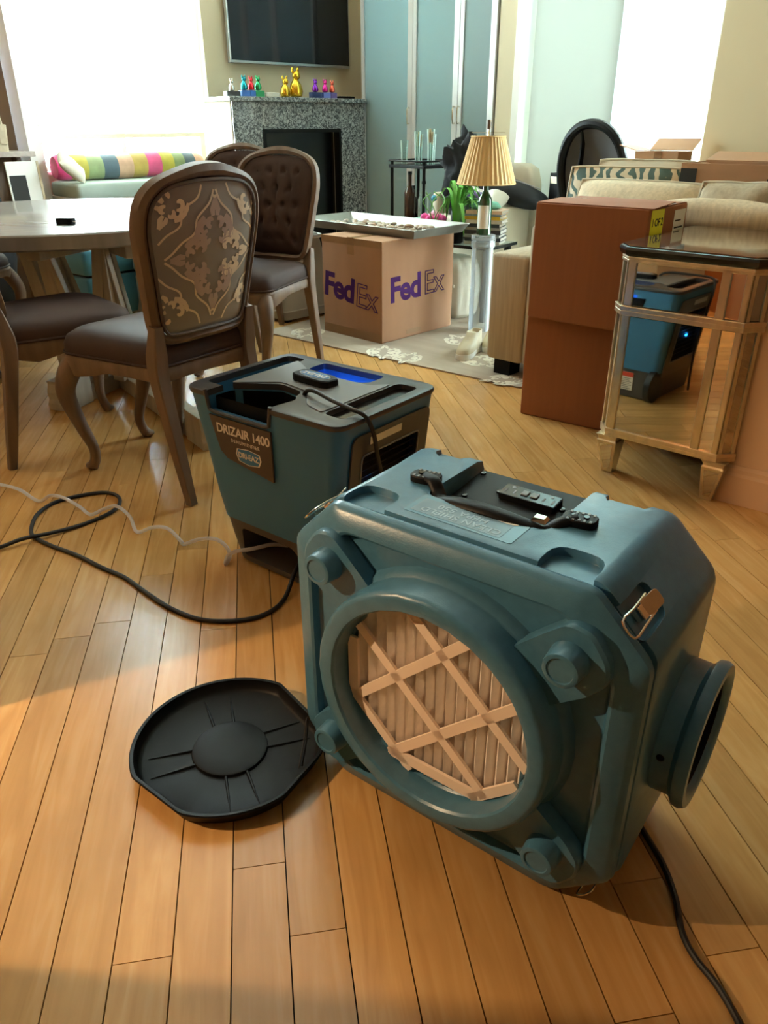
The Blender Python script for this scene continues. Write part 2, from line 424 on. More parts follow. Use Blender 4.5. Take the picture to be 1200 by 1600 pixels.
known = {0: [0.752, 2.02], -1: [0.885, 1.95], -3: [0.75, 1.99], -6: [1.60, 0.55], -5: [1.65], -4: [1.86, 0.35], -2: [1.576], 8: [0.98], 7: [1.62, 0.62]}
rest = MB(); n_pl = 0
rnd = random.Random(21)
for k in range(-48, 48):
    n0 = PN0+k*PW; n1 = n0+PW
    js = sorted(known.get(k, []))
    lo = js[0] if js else rnd.uniform(0.2, 1.2)
    hi = js[-1] if js else lo
    d = lo; left = []
    while d > -3.6: d -= rnd.uniform(0.75, 1.5); left.append(d)
    d = hi; right = []
    while d < 8.6: d += rnd.uniform(0.75, 1.5); right.append(d)
    cuts = sorted(left+(js if js else [lo])+right)
    for a, b in zip(cuts[:-1], cuts[1:]):
        vis = False
        for t in (0.02, 0.25, 0.5, 0.75, 0.98):
            P = FN*((n0+n1)/2)+FD*(a+(b-a)*t); u, v = px_of((P.x, P.y, 0))
            if -30 < u < 1230 and 420 < v < 1660: vis = True
        if vis and n_pl < 300:
            m = MB(); ctr = plank_geo(m, n0, n1, a, b)
            o = m.build('plank', MT['plank'], floor, 0); o.location = ctr; o.rotation_euler = (0, 0, -FA); n_pl += 1
        else:
            plank_geo(rest, n0, n1, a, b, True)
o = rest.build('plank_field', MT['plank'], floor, 0); o['kind'] = 'stuff'

# ---- wall with the seat window and the fireplace (local x along az 48.3, y outwards)
W1 = frame(-1.356, 6.47, 48.3)
TOPZ = 4.6
def wbox(name, M, m, *args, parent=None):
    return struct(MB().box(*args, mat=M).build(name, m, parent, 0))
w1 = wbox('wall_fireplace', W1, MT['wall'], 0.065, 2.2, 0.0, 0.25, 0, TOPZ)
wbox('wall_window_below', W1, MT['wall'], -1.28, 0.065, 0.0, 0.25, 0, 0.80)
wbox('wall_window_above', W1, MT['wall'], -1.28, 0.065, 0.0, 0.25, 4.4, TOPZ)
wbox('wall_niche', W1, MT['wall_brown'], -3.4, -1.36, 0.10, 0.30, 0, TOPZ)
wbox('wall_pillar', W1, MT['trim'], -1.345, -1.25, -0.06, 0.30, 0, TOPZ)
# seat window: frame, sill and a white roller shade pulled almost to the sill
win = struct(MB().box(-1.28, -1.23, 0.10, 0.16, 0.80, 4.4, mat=W1).box(0.015, 0.065, 0.10, 0.16, 0.80, 4.4, mat=W1).box(-1.28, 0.065, 0.10, 0.16, 4.35, 4.4, mat=W1).box(-1.28, 0.065, 0.10, 0.16, 0.80, 0.85, mat=W1).box(-0.63, -0.59, 0.105, 0.155, 0.85, 4.35, mat=W1).build('window_1', MT['trim'], None, 0))
MB().box(-1.23, -0.63, 0.128, 0.132, 0.85, 4.35, mat=W1).build('pane', MT['glass'], win, 0)
MB().box(-0.59, 0.015, 0.128, 0.132, 0.85, 4.35, mat=W1).build('pane', MT['glass'], win, 0)
MB().box(-1.28, 0.065, -0.03, 0.10, 0.80, 0.82, mat=W1).build('window_sill', MT['trim'], win, 0)
sh = thing('roller_shade', 'white roller shade glowing in the window above the patchwork bolster', 'shade', *(W1 @ Vector((-0.59, 0.05, 1.018)))[:3], az=48.3)
MB().box(-0.64, 0.64, -0.001, 0.001, 0.03, 3.33).build('cloth', MT['shade_w'], sh, 0)
MB().box(-0.64, 0.64, -0.008, 0.008, 0.0, 0.03).build('hem_bar', MT['trim'], sh, 0)
MB().tube([(-0.64, 0, 3.35), (0.64, 0, 3.35)], 0.022, 12).build('roller', MT['trim'], sh)
window_portal('daylight_portal_a', W1 @ Vector((-0.607, 0.28, 2.6)), (W1.to_3x3() @ Vector((0, -1, 0))), 1.3, 3.56)

# ---- fireplace block with granite face and mantel slab
fp = struct(MB().box(0.0, 0.25, -0.40, 0.0, 0, 1.25, mat=W1).box(0.99, 1.25, -0.40, 0.0, 0, 1.25, mat=W1).box(0.25, 0.99, -0.40, 0.0, 1.07, 1.25, mat=W1).box(0.25, 0.99, -0.40, 0.0, 0, 0.12, mat=W1).build('wall_fireplace_block', MT['wall'], None, 0))
for nm, a in (('granite_panel', (0.005, 0.25, -0.42, -0.40, 0, 1.25)), ('granite_panel', (0.99, 1.25, -0.42, -0.40, 0, 1.25)), ('granite_panel', (0.251, 0.989, -0.42, -0.40, 1.07, 1.25)), ('granite_panel', (0.251, 0.989, -0.42, -0.40, 0, 0.12))):
    MB().box(*a, mat=W1).build(nm, MT['granite'], fp, 0)
MB().box(-0.03, 1.25, -0.45, 0.0, 1.251, 1.282, mat=W1).build('mantel_shelf', MT['granite'], fp, 0, 0.004)
MB().box(0.252, 0.988, -0.33, -0.30, 0.122, 1.068, mat=W1).build('firebox', MT['firebox'], fp, 0)
MB().box(0.25, 0.272, -0.43, -0.36, 0.12, 1.07, mat=W1).box(0.968, 0.99, -0.43, -0.36, 0.12, 1.07, mat=W1).box(0.272, 0.968, -0.43, -0.36, 1.045, 1.07, mat=W1).build('firebox_frame', MT['black'], fp, 0)

# ---- corner wall beside the cabinet and the wall with the big window
CB = frame(-0.12, 7.0, 138.3)
wbox('wall_corner', CB, MT['wall'], 1.36, 1.60, 0.0, 0.25, 0, TOPZ)
wbox('wall_behind_cabinet', CB, MT['wall'], -0.5, 1.4, 0.56, 0.75, 0, TOPZ)
W2 = frame(0.924, 5.80, 157)
wbox('wall_big_window_above', W2, MT['wall'], -0.1, 1.72, 0.0, 0.2, 4.4, TOPZ)
wbox('wall_big_window_beam', W2, MT['wall'], -0.1, 1.72, 0.0, 0.2, 2.22, 2.34)
w3 = struct(MB().box(0.03, 0.08, 0.08, 0.14, 2.34, 4.4, mat=W2).box(0.85, 0.90, 0.08, 0.14, 2.34, 4.4, mat=W2).box(1.66, 1.72, 0.08, 0.14, 2.34, 4.4, mat=W2).build('window_added_upper', MT['trim'], None, 0))  # upper window added out of view to bring in high sky light
MB().box(0.08, 0.85, 0.108, 0.112, 2.34, 4.4, mat=W2).build('pane', MT['glass'], w3, 0)
MB().box(0.90, 1.66, 0.108, 0.112, 2.34, 4.4, mat=W2).build('pane', MT['glass'], w3, 0)
wbox('wall_right_far', W2, MT['wall_tan'], 1.72, 4.7, 0.0, 0.2, 0, TOPZ)
wbox('trim_1', W2, MT['trim'], -0.06, 0.03, -0.03, 0.12, 0, 4.4)
w2 = struct(MB().box(0.03, 0.08, 0.08, 0.14, 0, 2.22, mat=W2).box(0.92, 0.98, 0.08, 0.14, 0, 2.22, mat=W2).box(1.66, 1.72, 0.08, 0.14, 0, 2.22, mat=W2).box(0.08, 1.66, 0.08, 0.14, 2.16, 2.22, mat=W2).box(0.08, 1.66, 0.08, 0.14, 0, 0.06, mat=W2).build('window_2', MT['trim'], None, 0))
MB().box(0.08, 0.92, 0.108, 0.112, 0.06, 2.16, mat=W2).build('pane', MT['glass'], w2, 0)
MB().box(0.98, 1.66, 0.108, 0.112, 0.06, 2.16, mat=W2).build('pane', MT['glass'], w2, 0)
s2 = thing('roller_shade', 'sheer grey green roller shade beside the frosted cabinet', 'shade', *(W2 @ Vector((0.46, 0.03, 0.08)))[:3], az=157)
MB().box(-0.38, 0.48, -0.001, 0.001, 0.0, 1.92).build('cloth', MT['shade_g'], s2, 0)
MB().box(-0.39, 0.485, -0.05, 0.03, 1.92, 2.05).build('headbox', MT['trim'], s2, 0, 0.004)
s3 = thing('roller_shade', 'brilliant white roller shade in the right part of the big window', 'shade', *(W2 @ Vector((1.34, 0.03, 0.08)))[:3], az=157)
MB().box(-0.37, 0.37, -0.001, 0.001, 0.0, 1.92).build('cloth', MT['shade_w'], s3, 0)
MB().box(-0.385, 0.38, -0.05, 0.03, 1.92, 2.05).build('headbox', MT['trim'], s3, 0, 0.004)
window_portal('daylight_portal_b', W2 @ Vector((0.86, 0.25, 2.2)), (W2.to_3x3() @ Vector((0, -1, 0))), 1.7, 4.4)
fac = struct(MB().box(-3.0, 0.80, 5.0, 8.0, -3.0, 1.75, mat=W2).build('facade_outside', MT['outside'], None, 0))

# ---- pier beside the mirrored chest, with its baseboard
PR = frame(1.10, 2.245, 127)
wbox('wall_right_near', PR, MT['wall_warm'], 0.0, 2.4, 0.0, 0.30, 0, TOPZ)
bb = [(0, 0), (-0.016, 0), (-0.016, 0.095), (-0.011, 0.105), (-0.011, 0.118), (-0.004, 0.128), (0, 0.128)]
m = MB(); m.loft([[PR @ Vector((x, y-0.0005, z)) for y, z in bb] for x in (-0.016, 2.4)])
m.loft([[PR @ Vector((-0.0005+y, x, z)) for y, z in bb] for x in (-0.001, 0.30)])
struct(m.build('baseboard_right', MT['wall_warm'], None, 0))
# ---- remaining shell, outside the picture
wbox('wall_left', Matrix.Identity(4), MT['wall_back'], -4.0, -3.8, -3.2, 5.2, 0, TOPZ)
wbox('wall_behind', Matrix.Identity(4), MT['wall_back'], -4.0, 3.2, -3.2, -3.0, 0, TOPZ)
wbox('wall_right_back', Matrix.Identity(4), MT['wall_back'], 2.85, 3.05, -3.2, 2.0, 0, TOPZ)
wbox('ceiling', Matrix.Identity(4), MT['ceiling'], -4.2, 4.2, -3.4, 8.6, TOPZ, TOPZ+0.1)

# ---- added walls out of view, their gap shapes the lamp's light into a wedge
wbox('wall_added_near', Matrix.Identity(4), MT['wall_back'], -3.8, -1.053, 0.45, 0.739, 0, TOPZ)
wbox('wall_added_far', Matrix.Identity(4), MT['wall_back'], -3.8, -1.12, 1.107, 1.40, 0, TOPZ)
pl = thing('wall_lamp', 'warm wall lamp between the added walls outside the left edge', 'lamp', -1.75, 0.741, 1.34, 90)
MB().box(-0.04, 0.04, 0.0, 0.012, -0.06, 0.06).build('backplate', MT['gold'], pl, 0, 0.003)
MB().tube([(0, 0.012, -0.03), (0, 0.06, -0.05), (0, 0.06, -0.02)], 0.006, 8).build('arm', MT['gold'], pl)
MB().lathe([(0.010, -0.02), (0.014, -0.01), (0.010, 0.0)], 12, Matrix.Translation((0, 0.06, 0))).build('socket', MT['gold'], pl)
lb = bpy.data.lights.new('lamp_bulb', 'POINT'); lb.energy = 112; lb.color = (1.0, 0.70, 0.40); lb.shadow_soft_size = 0.014
lo_ = bpy.data.objects.new('lamp_bulb', lb); COL.objects.link(lo_); lo_.location = (-1.75, 0.802, 1.38)
# ================================================================== AIR SCRUBBER (foreground)
def make_scrubber():
    T = thing('air_scrubber', 'teal plastic air scrubber with a round filter opening in the foreground', 'air scrubber', 0.0854, 0.931, 0, 127)
    ZC = 0.2885
    def octo(hw, hh, ch, r, y, zc=ZC, seg=3, sub=5):
        p = [(-hw+ch, -hh), (hw-ch, -hh), (hw, -hh+ch), (hw, hh-ch), (hw-ch, hh), (-hw+ch, hh), (-hw, hh-ch), (-hw, -hh+ch)]
        return [(x, y, z+zc) for x, z in rpoly(p, r, seg, sub)]
    def circ(R, y, zc=0.297, cx=0.0):
        base = octo(0.3, 0.285, 0.085, 0.014, 0)
        out = []
        for x, _, z in base:
            a = atan2(z-ZC, x); out.append((cx+R*cos(a), y, zc+R*sin(a)))
        return out
    # rear shell, hollow to the front
    rs = MB()
    rs.loft([octo(0.284, 0.266, 0.078, 0.014, 0.036), octo(0.303, 0.284, 0.083, 0.014, 0.0385), octo(0.307, 0.2865, 0.084, 0.014, 0.046), octo(0.306, 0.2865, 0.084, 0.014, 0.20),
             octo(0.306, 0.286, 0.078, 0.014, 0.280), octo(0.300, 0.281, 0.075, 0.014, 0.298), octo(0.28, 0.262, 0.07, 0.014, 0.305)])
    shell = rs.build('rear_shell', MT['teal'], T)
    TZ = ZC+0.2865
    def slot(x0, x1, y0, y1, depth=0.014, r=0.03):
        return MB().prism(rpoly([(x0, y0), (x1, y0), (x1, y1), (x0, y1)], r, 4), TZ-depth, TZ+0.05)
    cutters = [slot(-0.215, -0.135, 0.0, 0.095), slot(0.125, 0.205, 0.0, 0.095), slot(-0.20, -0.14, 0.262, 0.33), slot(0.12, 0.19, 0.262, 0.33)]
    # recess for the outlet panel, open to the back, and a pocket under the handle
    rc = [(-0.100, 0.152), (0.098, 0.152), (0.098, 0.34), (-0.100, 0.34)]
    a = MB(); pr = rpoly([(-0.112, 0.118), (0.098, 0.118), (0.098, 0.40), (-0.112, 0.40)], 0.02, 4)
    a.loft([[(x, y, TZ-0.034) for x, y in pr], [(x*1.02, y, TZ+0.05) for x, y in pr]])
    cutters.append(a)
    # latch hollows on the two upper chamfers
    for sx in (-1, 1):
        Mx = Matrix.Translation((sx*0.268, 0.085, ZC+0.247)) @ Matrix.Rotation(sx*radians(45), 4, 'Y')
        cutters.append(MB().prism(rpoly([(-0.028, -0.06), (0.028, -0.06), (0.028, 0.03), (-0.028, 0.03)], 0.018, 4), -0.014, 0.05, Mx))
    # side outlet bore and intake cavity
    cutters.append(MB().lathe([(0.0905, 0.0), (0.0905, 0.3)], 36, Matrix.Translation((0.20, 0.2, 0.27)) @ Matrix.Rotation(radians(90), 4, 'Y')))
    cutters.append(MB().lathe([(0.18, 0.0), (0.18, 0.12)], 40, Matrix.Translation((0, 0.12, 0.297)) @ Matrix.Rotation(radians(90), 4, 'X')))
    cut(shell, cutters)
    b = shell.modifiers.new('bevel', 'BEVEL'); b.width = 0.004; b.segments = 2; b.limit_method = 'ANGLE'; b.angle_limit = radians(42)
    MB().lathe([(0.085, 0.0), (0.085, 0.004)], 32, Matrix.Translation((0.202, 0.2, 0.27)) @ Matrix.Rotation(radians(90), 4, 'Y')).build('outlet_screen', MT['black'], shell)
    MB().lathe([(0.176, 0.0), (0.176, 0.003)], 40, Matrix.Translation((0, 0.119, 0.297)) @ Matrix.Rotation(radians(90), 4, 'X')).build('intake_back', MT['black'], shell)
    # outlet collar on the right side
    oc = MB().lathe([(0.108, 0.0), (0.106, 0.062), (0.110, 0.066), (0.116, 0.070), (0.118, 0.080), (0.114, 0.088), (0.104, 0.089), (0.098, 0.086), (0.094, 0.08), (0.090, 0.0)], 48,
                    Matrix.Translation((0.272, 0.2, 0.27)) @ Matrix.Rotation(radians(90), 4, 'Y'), close=True).build('outlet_collar', MT['teal'], T, 40)
    MB().ellipsoid((0.318, 0.095, 0.285), (0.006, 0.004, 0.006)).build('screw', MT['black'], oc)
    MB().lathe([(0.0896, -0.06), (0.0925, 0.078), (0.0900, 0.078), (0.0870, -0.06)], 40, Matrix.Translation((0.272, 0.2, 0.27)) @ Matrix.Rotation(radians(90), 4, 'Y'), close=True).build('outlet_liner', MT['black'], oc)
    # front cover with its round collar, one continuous moulding
    fc = MB()
    fc.loft([octo(0.284, 0.266, 0.078, 0.014, 0.0335), octo(0.300, 0.281, 0.083, 0.014, 0.0315), octo(0.304, 0.2845, 0.085, 0.014, 0.024), octo(0.302, 0.2825, 0.085, 0.014, 0.014), octo(0.294, 0.275, 0.083, 0.016, 0.006), 
             octo(0.266, 0.249, 0.078, 0.016, -0.002), octo(0.261, 0.245, 0.077, 0.016, 0.000), octo(0.256, 0.240, 0.076, 0.016, 0.012), octo(0.253, 0.237, 0.075, 0.016, 0.0135), octo(0.249, 0.234, 0.074, 0.02, 0.0135),
             circ(0.2225, 0.0130), circ(0.220, 0.009), circ(0.2165, 0.000), circ(0.2125, -0.003), circ(0.2105, -0.006), circ(0.2095, -0.042), circ(0.207, -0.048), circ(0.203, -0.051), circ(0.199, -0.052),
             circ(0.185, -0.052), circ(0.180, -0.051), circ(0.177, -0.047), circ(0.175, -0.012), circ(0.172, -0.008), circ(0.170, 0.034)], False, False)
    cover = fc.build('front_cover', MT['teal'], T, 32)
    quad = [(0.113, 0.160), (0.168, 0.212), (0.200, 0.240), (0.232, 0.236), (0.258, 0.200), (0.262, 0.168), (0.240, 0.140), (0.173, 0.088)]
    for sx in (-1, 1):
        for sz in (-1, 1):
            pad = MB(); q = rpoly([(sx*x, sz*z) for x, z in quad], 0.012, 3)
            pad.loft([[(x, 0.012, z+0.293) for x, z in q], [(x, -0.012, z+0.293) for x, z in q], [(x*0.985, -0.016, z*0.985+0.293) for x, z in q]])
            po = pad.build('corner_pad', MT['teal'], cover)
            cx, cz = sx*0.206, 0.300+sz*0.178
            MB().lathe([(0.029, 0.0), (0.028, 0.006), (0.026, 0.028), (0.025, 0.031), (0.022, 0.032), (0.019, 0.032), (0.018, 0.030), (0.0, 0.030)], 28,
                       Matrix.Translation((cx, -0.014, cz)) @ Matrix.Rotation(radians(90), 4, 'X')).build('bumper', MT['teal'], po, 40)
    # pleated filter behind the opening
    fl = MB(); pts = []
    x = -0.172; k = 0
    while x < 0.1725:
        pts.append((x, 0.006 if k % 2 else -0.009)); x += 0.0095; k += 1
    vs = []; fs = []
    for i, (px_, py_) in enumerate(pts):
        h = sqrt(max(0.0, 0.1725**2-px_**2)); vs += [(px_, py_, 0.297-h), (px_, py_, 0.297+h)]
    fs = [(2*i, 2*i+1, 2*i+3, 2*i+2) for i in range(len(pts)-1)]
    fo = fl.add(vs, fs).build('filter_media', MT['filter'], T, 60)
    gr = MB(); Rg = 0.1715
    def bar(p, q, w):
        d = Vector((q[0]-p[0], q[1]-p[1])).normalized(); n = Vector((-d.y, d.x))*w
        P = [Vector(p)+n, Vector(p)-n, Vector(q)-n, Vector(q)+n]
        gr.loft([[(a.x, -0.0165, a.y+0.297) for a in P], [(a.x, -0.011, a.y+0.297) for a in P]])
    for a, off in ((-0.925, -0.048), (-0.925, 0.110), (-0.925, -0.206), (0.95, 0.087), (0.95, -0.069), (0.95, -0.225)):
        A = 1+a*a; Bq = 2*a*off; Cq = off*off-Rg*Rg; D = Bq*Bq-4*A*Cq
        if D <= 0: continue
        x1 = (-Bq-sqrt(D))/(2*A); x2 = (-Bq+sqrt(D))/(2*A)
        bar((x1, a*x1+off), (x2, a*x2+off), 0.0085)
    bar((-0.160, -0.058), (-0.160, 0.058), 0.010); bar((-0.088, -0.146), (0.088, -0.146), 0.010)
    gr.build('filter_grille', MT['filter_card'], fo, 0)
    # outlet panel: black sheet sloping in the recess with a double socket
    pa = MB(); pa.loft([[(-0.108, 0.165, TZ-0.0325), (0.095, 0.165, TZ-0.0325), (0.095, 0.292, TZ-0.021), (-0.108, 0.292, TZ-0.021)],
                        [(-0.108, 0.165, TZ-0.0305), (0.095, 0.165, TZ-0.0305), (0.095, 0.292, TZ-0.019), (-0.108, 0.292, TZ-0.019)]])
    panel = pa.build('outlet_panel', MT['black'], T, 0)
    SL = Matrix.Translation((0.012, 0.238, TZ-0.0245)) @ Matrix.Rotation(radians(5.2), 4, 'X')
    so = MB().prism(rrect(0.100, 0.036, 0.003, 2), 0, 0.012, SL).build('power_socket', MT['black_gloss'], panel, 0, 0.0015)
    so_n = 0
    for sx in (-1, 1):
        for dx in (-0.008, 0.008): MB().box(sx*0.034+dx-0.0015, sx*0.034+dx+0.0015, -0.009, 0.002, 0.0121, 0.0126, SL).build('socket_slot', MT['silver_pl'], panel, 0)
        MB().lathe([(0.0035, 0.0121), (0.0035, 0.0126)], 10, SL @ Matrix.Translation((sx*0.034, 0.010, 0))).build('socket_hole', MT['silver_pl'], panel, 0)
    sb = MB()
    for dx in (-0.0085, 0.0085): sb.box(dx-0.006, dx+0.006, -0.007, 0.007, 0.0121, 0.0145, SL)
    sb.build('test_buttons', MT['silver_pl'], panel, 0, 0.001)
    for dx, dy in ((-0.057, 0), (0.057, 0), (-0.112, 0.042), (-0.10, -0.04)):
        MB().lathe([(0.005, 0.0), (0.005, 0.004), (0.0, 0.005)], 10, SL @ Matrix.Translation((dx, dy, 0))).build('screw', MT['black_gloss'], panel)
    # handle folded into its pocket
    hd = MB(); path = catmull([(-0.138, 0.158, TZ+0.008), (-0.118, 0.150, TZ+0.008), (-0.104, 0.142, TZ-0.004), (-0.092, 0.132, TZ-0.012), (-0.06, 0.124, TZ-0.004), (0.0, 0.120, TZ+0.001), (0.06, 0.124, TZ-0.004), (0.088, 0.134, TZ-0.010), (0.104, 0.150, TZ+0.002), (0.124, 0.166, TZ+0.008)], 6)
    n = len(path); rr = [0.0105+0.0035*sin(pi*min(1, max(0, (i/n-0.22)/0.56))) for i in range(n)]
    hd.tube(path, rr, 12, sec=[(1.15*cos(2*pi*k/12), 0.8*sin(2*pi*k/12)) for k in range(12)])
    handle = hd.build('carry_handle', MT['black'], T)
    for cx, cyy, rz in ((-0.140, 0.160, 8), (0.127, 0.168, 8)):
        Mp = Matrix.Translation((cx, cyy, TZ)) @ Matrix.Rotation(radians(rz), 4, 'Z')
        MB().prism(rrect(0.052, 0.034, 0.015, 4), 0, 0.012, Mp).build('handle_mount', MT['black'], handle, 30, 0.002)
        for dx in (-0.009, 0.009):
            MB().lathe([(0.0045, 0.012), (0.0045, 0.0145), (0, 0.0145)], 10, Mp @ Matrix.Translation((dx, 0, 0))).build('mount_screw', MT['black_gloss'], handle)
        rb = MB()
        for q in range(5): rb.box(-0.018+q*0.0085, -0.0145+q*0.0085, -0.015, -0.0085, 0.012, 0.0132, Mp); rb.box(-0.018+q*0.0085, -0.0145+q*0.0085, 0.0085, 0.015, 0.012, 0.0132, Mp)
        rb.build('mount_ribs', MT['silver_pl'], handle, 0)
    MB().loft([[(0.066, 0.128, TZ+0.004), (0.09, 0.128, TZ+0.004), (0.09, 0.145, TZ+0.006), (0.066, 0.145, TZ+0.006)], [(0.07, 0.130, TZ+0.010), (0.086, 0.132, TZ+0.010), (0.086, 0.142, TZ+0.011), (0.07, 0.142, TZ+0.011)]]).build('handle_clip', MT['chrome'], handle, 0)
    # sticker, read from the far side
    MB().prism(rrect(0.185, 0.062, 0.004, 2), TZ+0.0003, TZ+0.0008, Matrix.Translation((-0.018, 0.084, 0))).build('name_sticker', MT['sticker'], T, 0)
    st = MB().prism(rrect(0.155, 0.046, 0.002, 2), TZ+0.0009, TZ+0.0012, Matrix.Translation((-0.024, 0.082, 0))).build('sticker_panel', MT['sticker2'], T, 0)
    put_text('lettering', 'CLEAN SHIELD', 0.0195, MT['label_dim'], st, (-0.020, 0.072, TZ+0.0014), (-1, 0, 0), (0, -1, 0), depth=0.0002, spacing=1.08, bold=0.0004)
    put_text('lettering', 'HEPA 550', 0.0195, MT['label_dim'], st, (-0.026, 0.091, TZ+0.0014), (-1, 0, 0), (0, -1, 0), depth=0.0002, spacing=1.08, bold=0.0004)
    MB().prism([(0.018*cos(2*pi*k/20), 0.0045*sin(2*pi*k/20)) for k in range(20)], TZ+0.0009, TZ+0.0013, Matrix.Translation((0.040, 0.108, 0))).build('maker_oval', MT['label_txt'], T, 0)
    # toggle latches on the chamfers
    for sx, sz in ((-1, 1), (1, 1), (1, -1)):
        Ml = Matrix.Translation((sx*0.2625, 0.045, ZC+sz*0.2435)) @ Matrix.Rotation(sx*(radians(45) if sz > 0 else radians(135)), 4, 'Y')
        la = MB(); la.tube([Ml @ Vector(p) for p in catmull([(-0.013, 0.045, 0.006), (-0.013, 0.0, 0.008), (-0.013, -0.034, 0.006), (0.013, -0.034, 0.006), (0.013, 0.0, 0.008), (0.013, 0.045, 0.006)], 3)], 0.0018, 6)
        lt = la.build('latch', MT['chrome'], T)
        MB().prism(rpoly([(-0.012, 0.02), (0.012, 0.02), (0.012, 0.062), (-0.012, 0.062)], 0.008, 3), -0.002, 0.001, Ml @ Matrix.Rotation(radians(14), 4, 'X')).build('latch_lever', MT['chrome'], lt, 0, 0.001)
        MB().box(-0.010, 0.010, 0.008, 0.022, -0.006, 0.008, Ml).build('latch_body', MT['chrome'], lt, 0, 0.002)
    # power cord leaving low at the back and running out over the floor
    cpts = [(0.41, 1.06, 0.03), (0.446, 0.935, 0.006), (0.460, 0.857, 0.006), (0.459, 0.793, 0.006), (0.450, 0.739, 0.006), (0.455, 0.699, 0.006), (0.472, 0.657, 0.006), (0.481, 0.610, 0.006), (0.482, 0.555, 0.006), (0.49, 0.40, 0.006)]
    inv = (frame(0.0854, 0.931, 127)).inverted()
    MB().tube([inv @ Vector(p) for p in catmull(cpts, 8)], 0.0052, 10).build('power_cord', MT['rubber'], T)
    return T
make_scrubber()

# ================================================================== DEHUMIDIFIER
def make_dehumidifier():
    T = thing('dehumidifier', 'blue portable dehumidifier with graphite top and brown name label beside the chair', 'dehumidifier', -0.192, 1.94, 0, 128)
    HT = 0.490
    def sec(z, iL, iR, iF, iB, r=0.045, grow=0.0):
        x0, x1, y0, y1 = -0.27+iL-grow, 0.27-iR+grow, -0.20+iF-grow, 0.20-iB+grow
        return [(x, y, z) for x, y in rpoly([(x0, y0), (x1, y0), (x1, y1), (x0, y1)], r, 5)]
    ins = lambda z: (0.132-0.132*(z/0.49)**0.85, 0.06*(1-z/0.49), 0.012*(1-z/0.49), 0.02*(1-z/0.49))
    base = MB().loft([sec(0.0, *[i+0.006 for i in ins(0)]), sec(0.006, *ins(0.006)), sec(0.07, *ins(0.07)), sec(0.130, *ins(0.13))]).build('base', MT['grey_base'], T)
    op = MB(); prof = rpoly([(-0.105, 0.022), (0.125, 0.022), (0.125, 0.075), (0.085, 0.108), (-0.105, 0.108)], 0.012, 3)
    op.loft([[(x, -0.3, z) for x, z in prof], [(x, -0.06, z) for x, z in prof]])
    cut(base, [op])
    body = MB().loft([sec(0.131, *[i-0.003 for i in ins(0.131)]), sec(0.2, *[i-0.003 for i in ins(0.2)]), sec(0.33, *ins(0.33)), sec(0.4735, *ins(0.4735))]).build('housing', MT['blue'], T)
    notch = rpoly([(-0.185, -0.30), (0.048, -0.30), (0.060, -0.168), (0.085, -0.120), (0.030, -0.060), (-0.06, -0.045), (-0.185, -0.13)], 0.015, 4)
    nlow = rpoly([(-0.178, -0.30), (0.045, -0.30), (0.045, -0.168), (0.045, -0.120), (0.020, -0.060), (-0.06, -0.045), (-0.178, -0.12)], 0.012, 4)
    n1 = MB().loft([[(x, y, 0.437) for x, y in nlow], [(x, y, 0.60) for x, y in notch]])
    n2 = MB().loft([[(x, max(y, -0.178), 0.30) for x, y in nlow], [(x, max(y, -0.182), 0.60) for x, y in nlow]])
    lslot = MB().prism(rrect(0.072, 0.315, 0.02, 4, 0, -0.208, 0.010), 0.36, 0.60)
    lside = MB().box(-0.40, -0.19, -0.045, 0.085, 0.372, 0.455)
    bslot = MB().prism(rpoly([(-0.105, 0.105), (-0.075, 0.085), (0.085, 0.085), (0.115, 0.105), (0.115, 0.172), (-0.105, 0.172)], 0.014, 4), 0.36, 0.60)
    bside = MB().box(-0.075, 0.085, 0.12, 0.30, 0.372, 0.452)
    gr = MB().box(0.215, 0.40, -0.120, 0.130, 0.165, 0.395)
    cut(body, [n1, n2, lslot, lside, bslot, bside, gr])
    bz = MB().loft([sec(0.474, *ins(0.474), grow=0.003), sec(0.482, *ins(0.482), grow=0.004), sec(0.487, *ins(0.487), grow=0.002), sec(HT, *ins(HT), grow=-0.004)]).build('top_frame', MT['bezel'], T)
    rslot = MB().prism(rrect(0.066, 0.30, 0.022, 4, 0, 0.212, -0.002), 0.476, 0.60)
    cut(bz, [n1, n2, lslot, bslot, rslot])
    MB().prism(rrect(0.064, 0.298, 0.021, 4, 0, 0.212, -0.002), 0.4762, 0.4775).build('side_grip_inlay', MT['black_gloss'], bz, 0)
    li = [(x*0.988-0.0008, max(y, -0.1755)+0.001 if y < -0.1 else y-0.0012) for x, y in nlow]
    MB().loft([[(x, y, 0.3005) for x, y in li], [(x, y, 0.470) for x, y in li]], True, False).build('notch_liner', MT['black'], T, 0)
    for q, (cx, cyy, w, d) in enumerate(((-0.208, 0.010, 0.071, 0.314),)):
        ll = [(x, y, z) for z in (0.3605, 0.371) for x, y in rrect(w, d, 0.02, 4, 0, cx, cyy)]
        MB().prism(rrect(w, d, 0.02, 4, 0, cx, cyy), 0.3602, 0.3612).build('slot_floor', MT['black'], T, 0)
    # rim around the front notch
    rim = [(-0.186, -0.200, 0.492), (-0.182, -0.200, 0.47), (-0.176, -0.200, 0.441), (-0.16, -0.200, 0.437), (0.03, -0.200, 0.437), (0.043, -0.200, 0.441), (0.048, -0.200, 0.47), (0.052, -0.2, 0.492)]
    MB().tube(rim, 0.0055, 8).build('notch_rim', MT['bezel'], T)
    # satin panel on top and the raised badge
    tp = rpoly([(-0.178, -0.118), (-0.07, -0.036), (0.035, -0.052), (0.105, -0.128), (0.172, -0.15), (0.172, 0.125), (0.13, 0.082), (-0.085, 0.078), (-0.11, 0.10), (-0.178, 0.14)], 0.012, 3)
    MB().prism(tp, HT, HT+0.0025).build('top_panel', MT['silver_pl'], T, 0, 0.001)
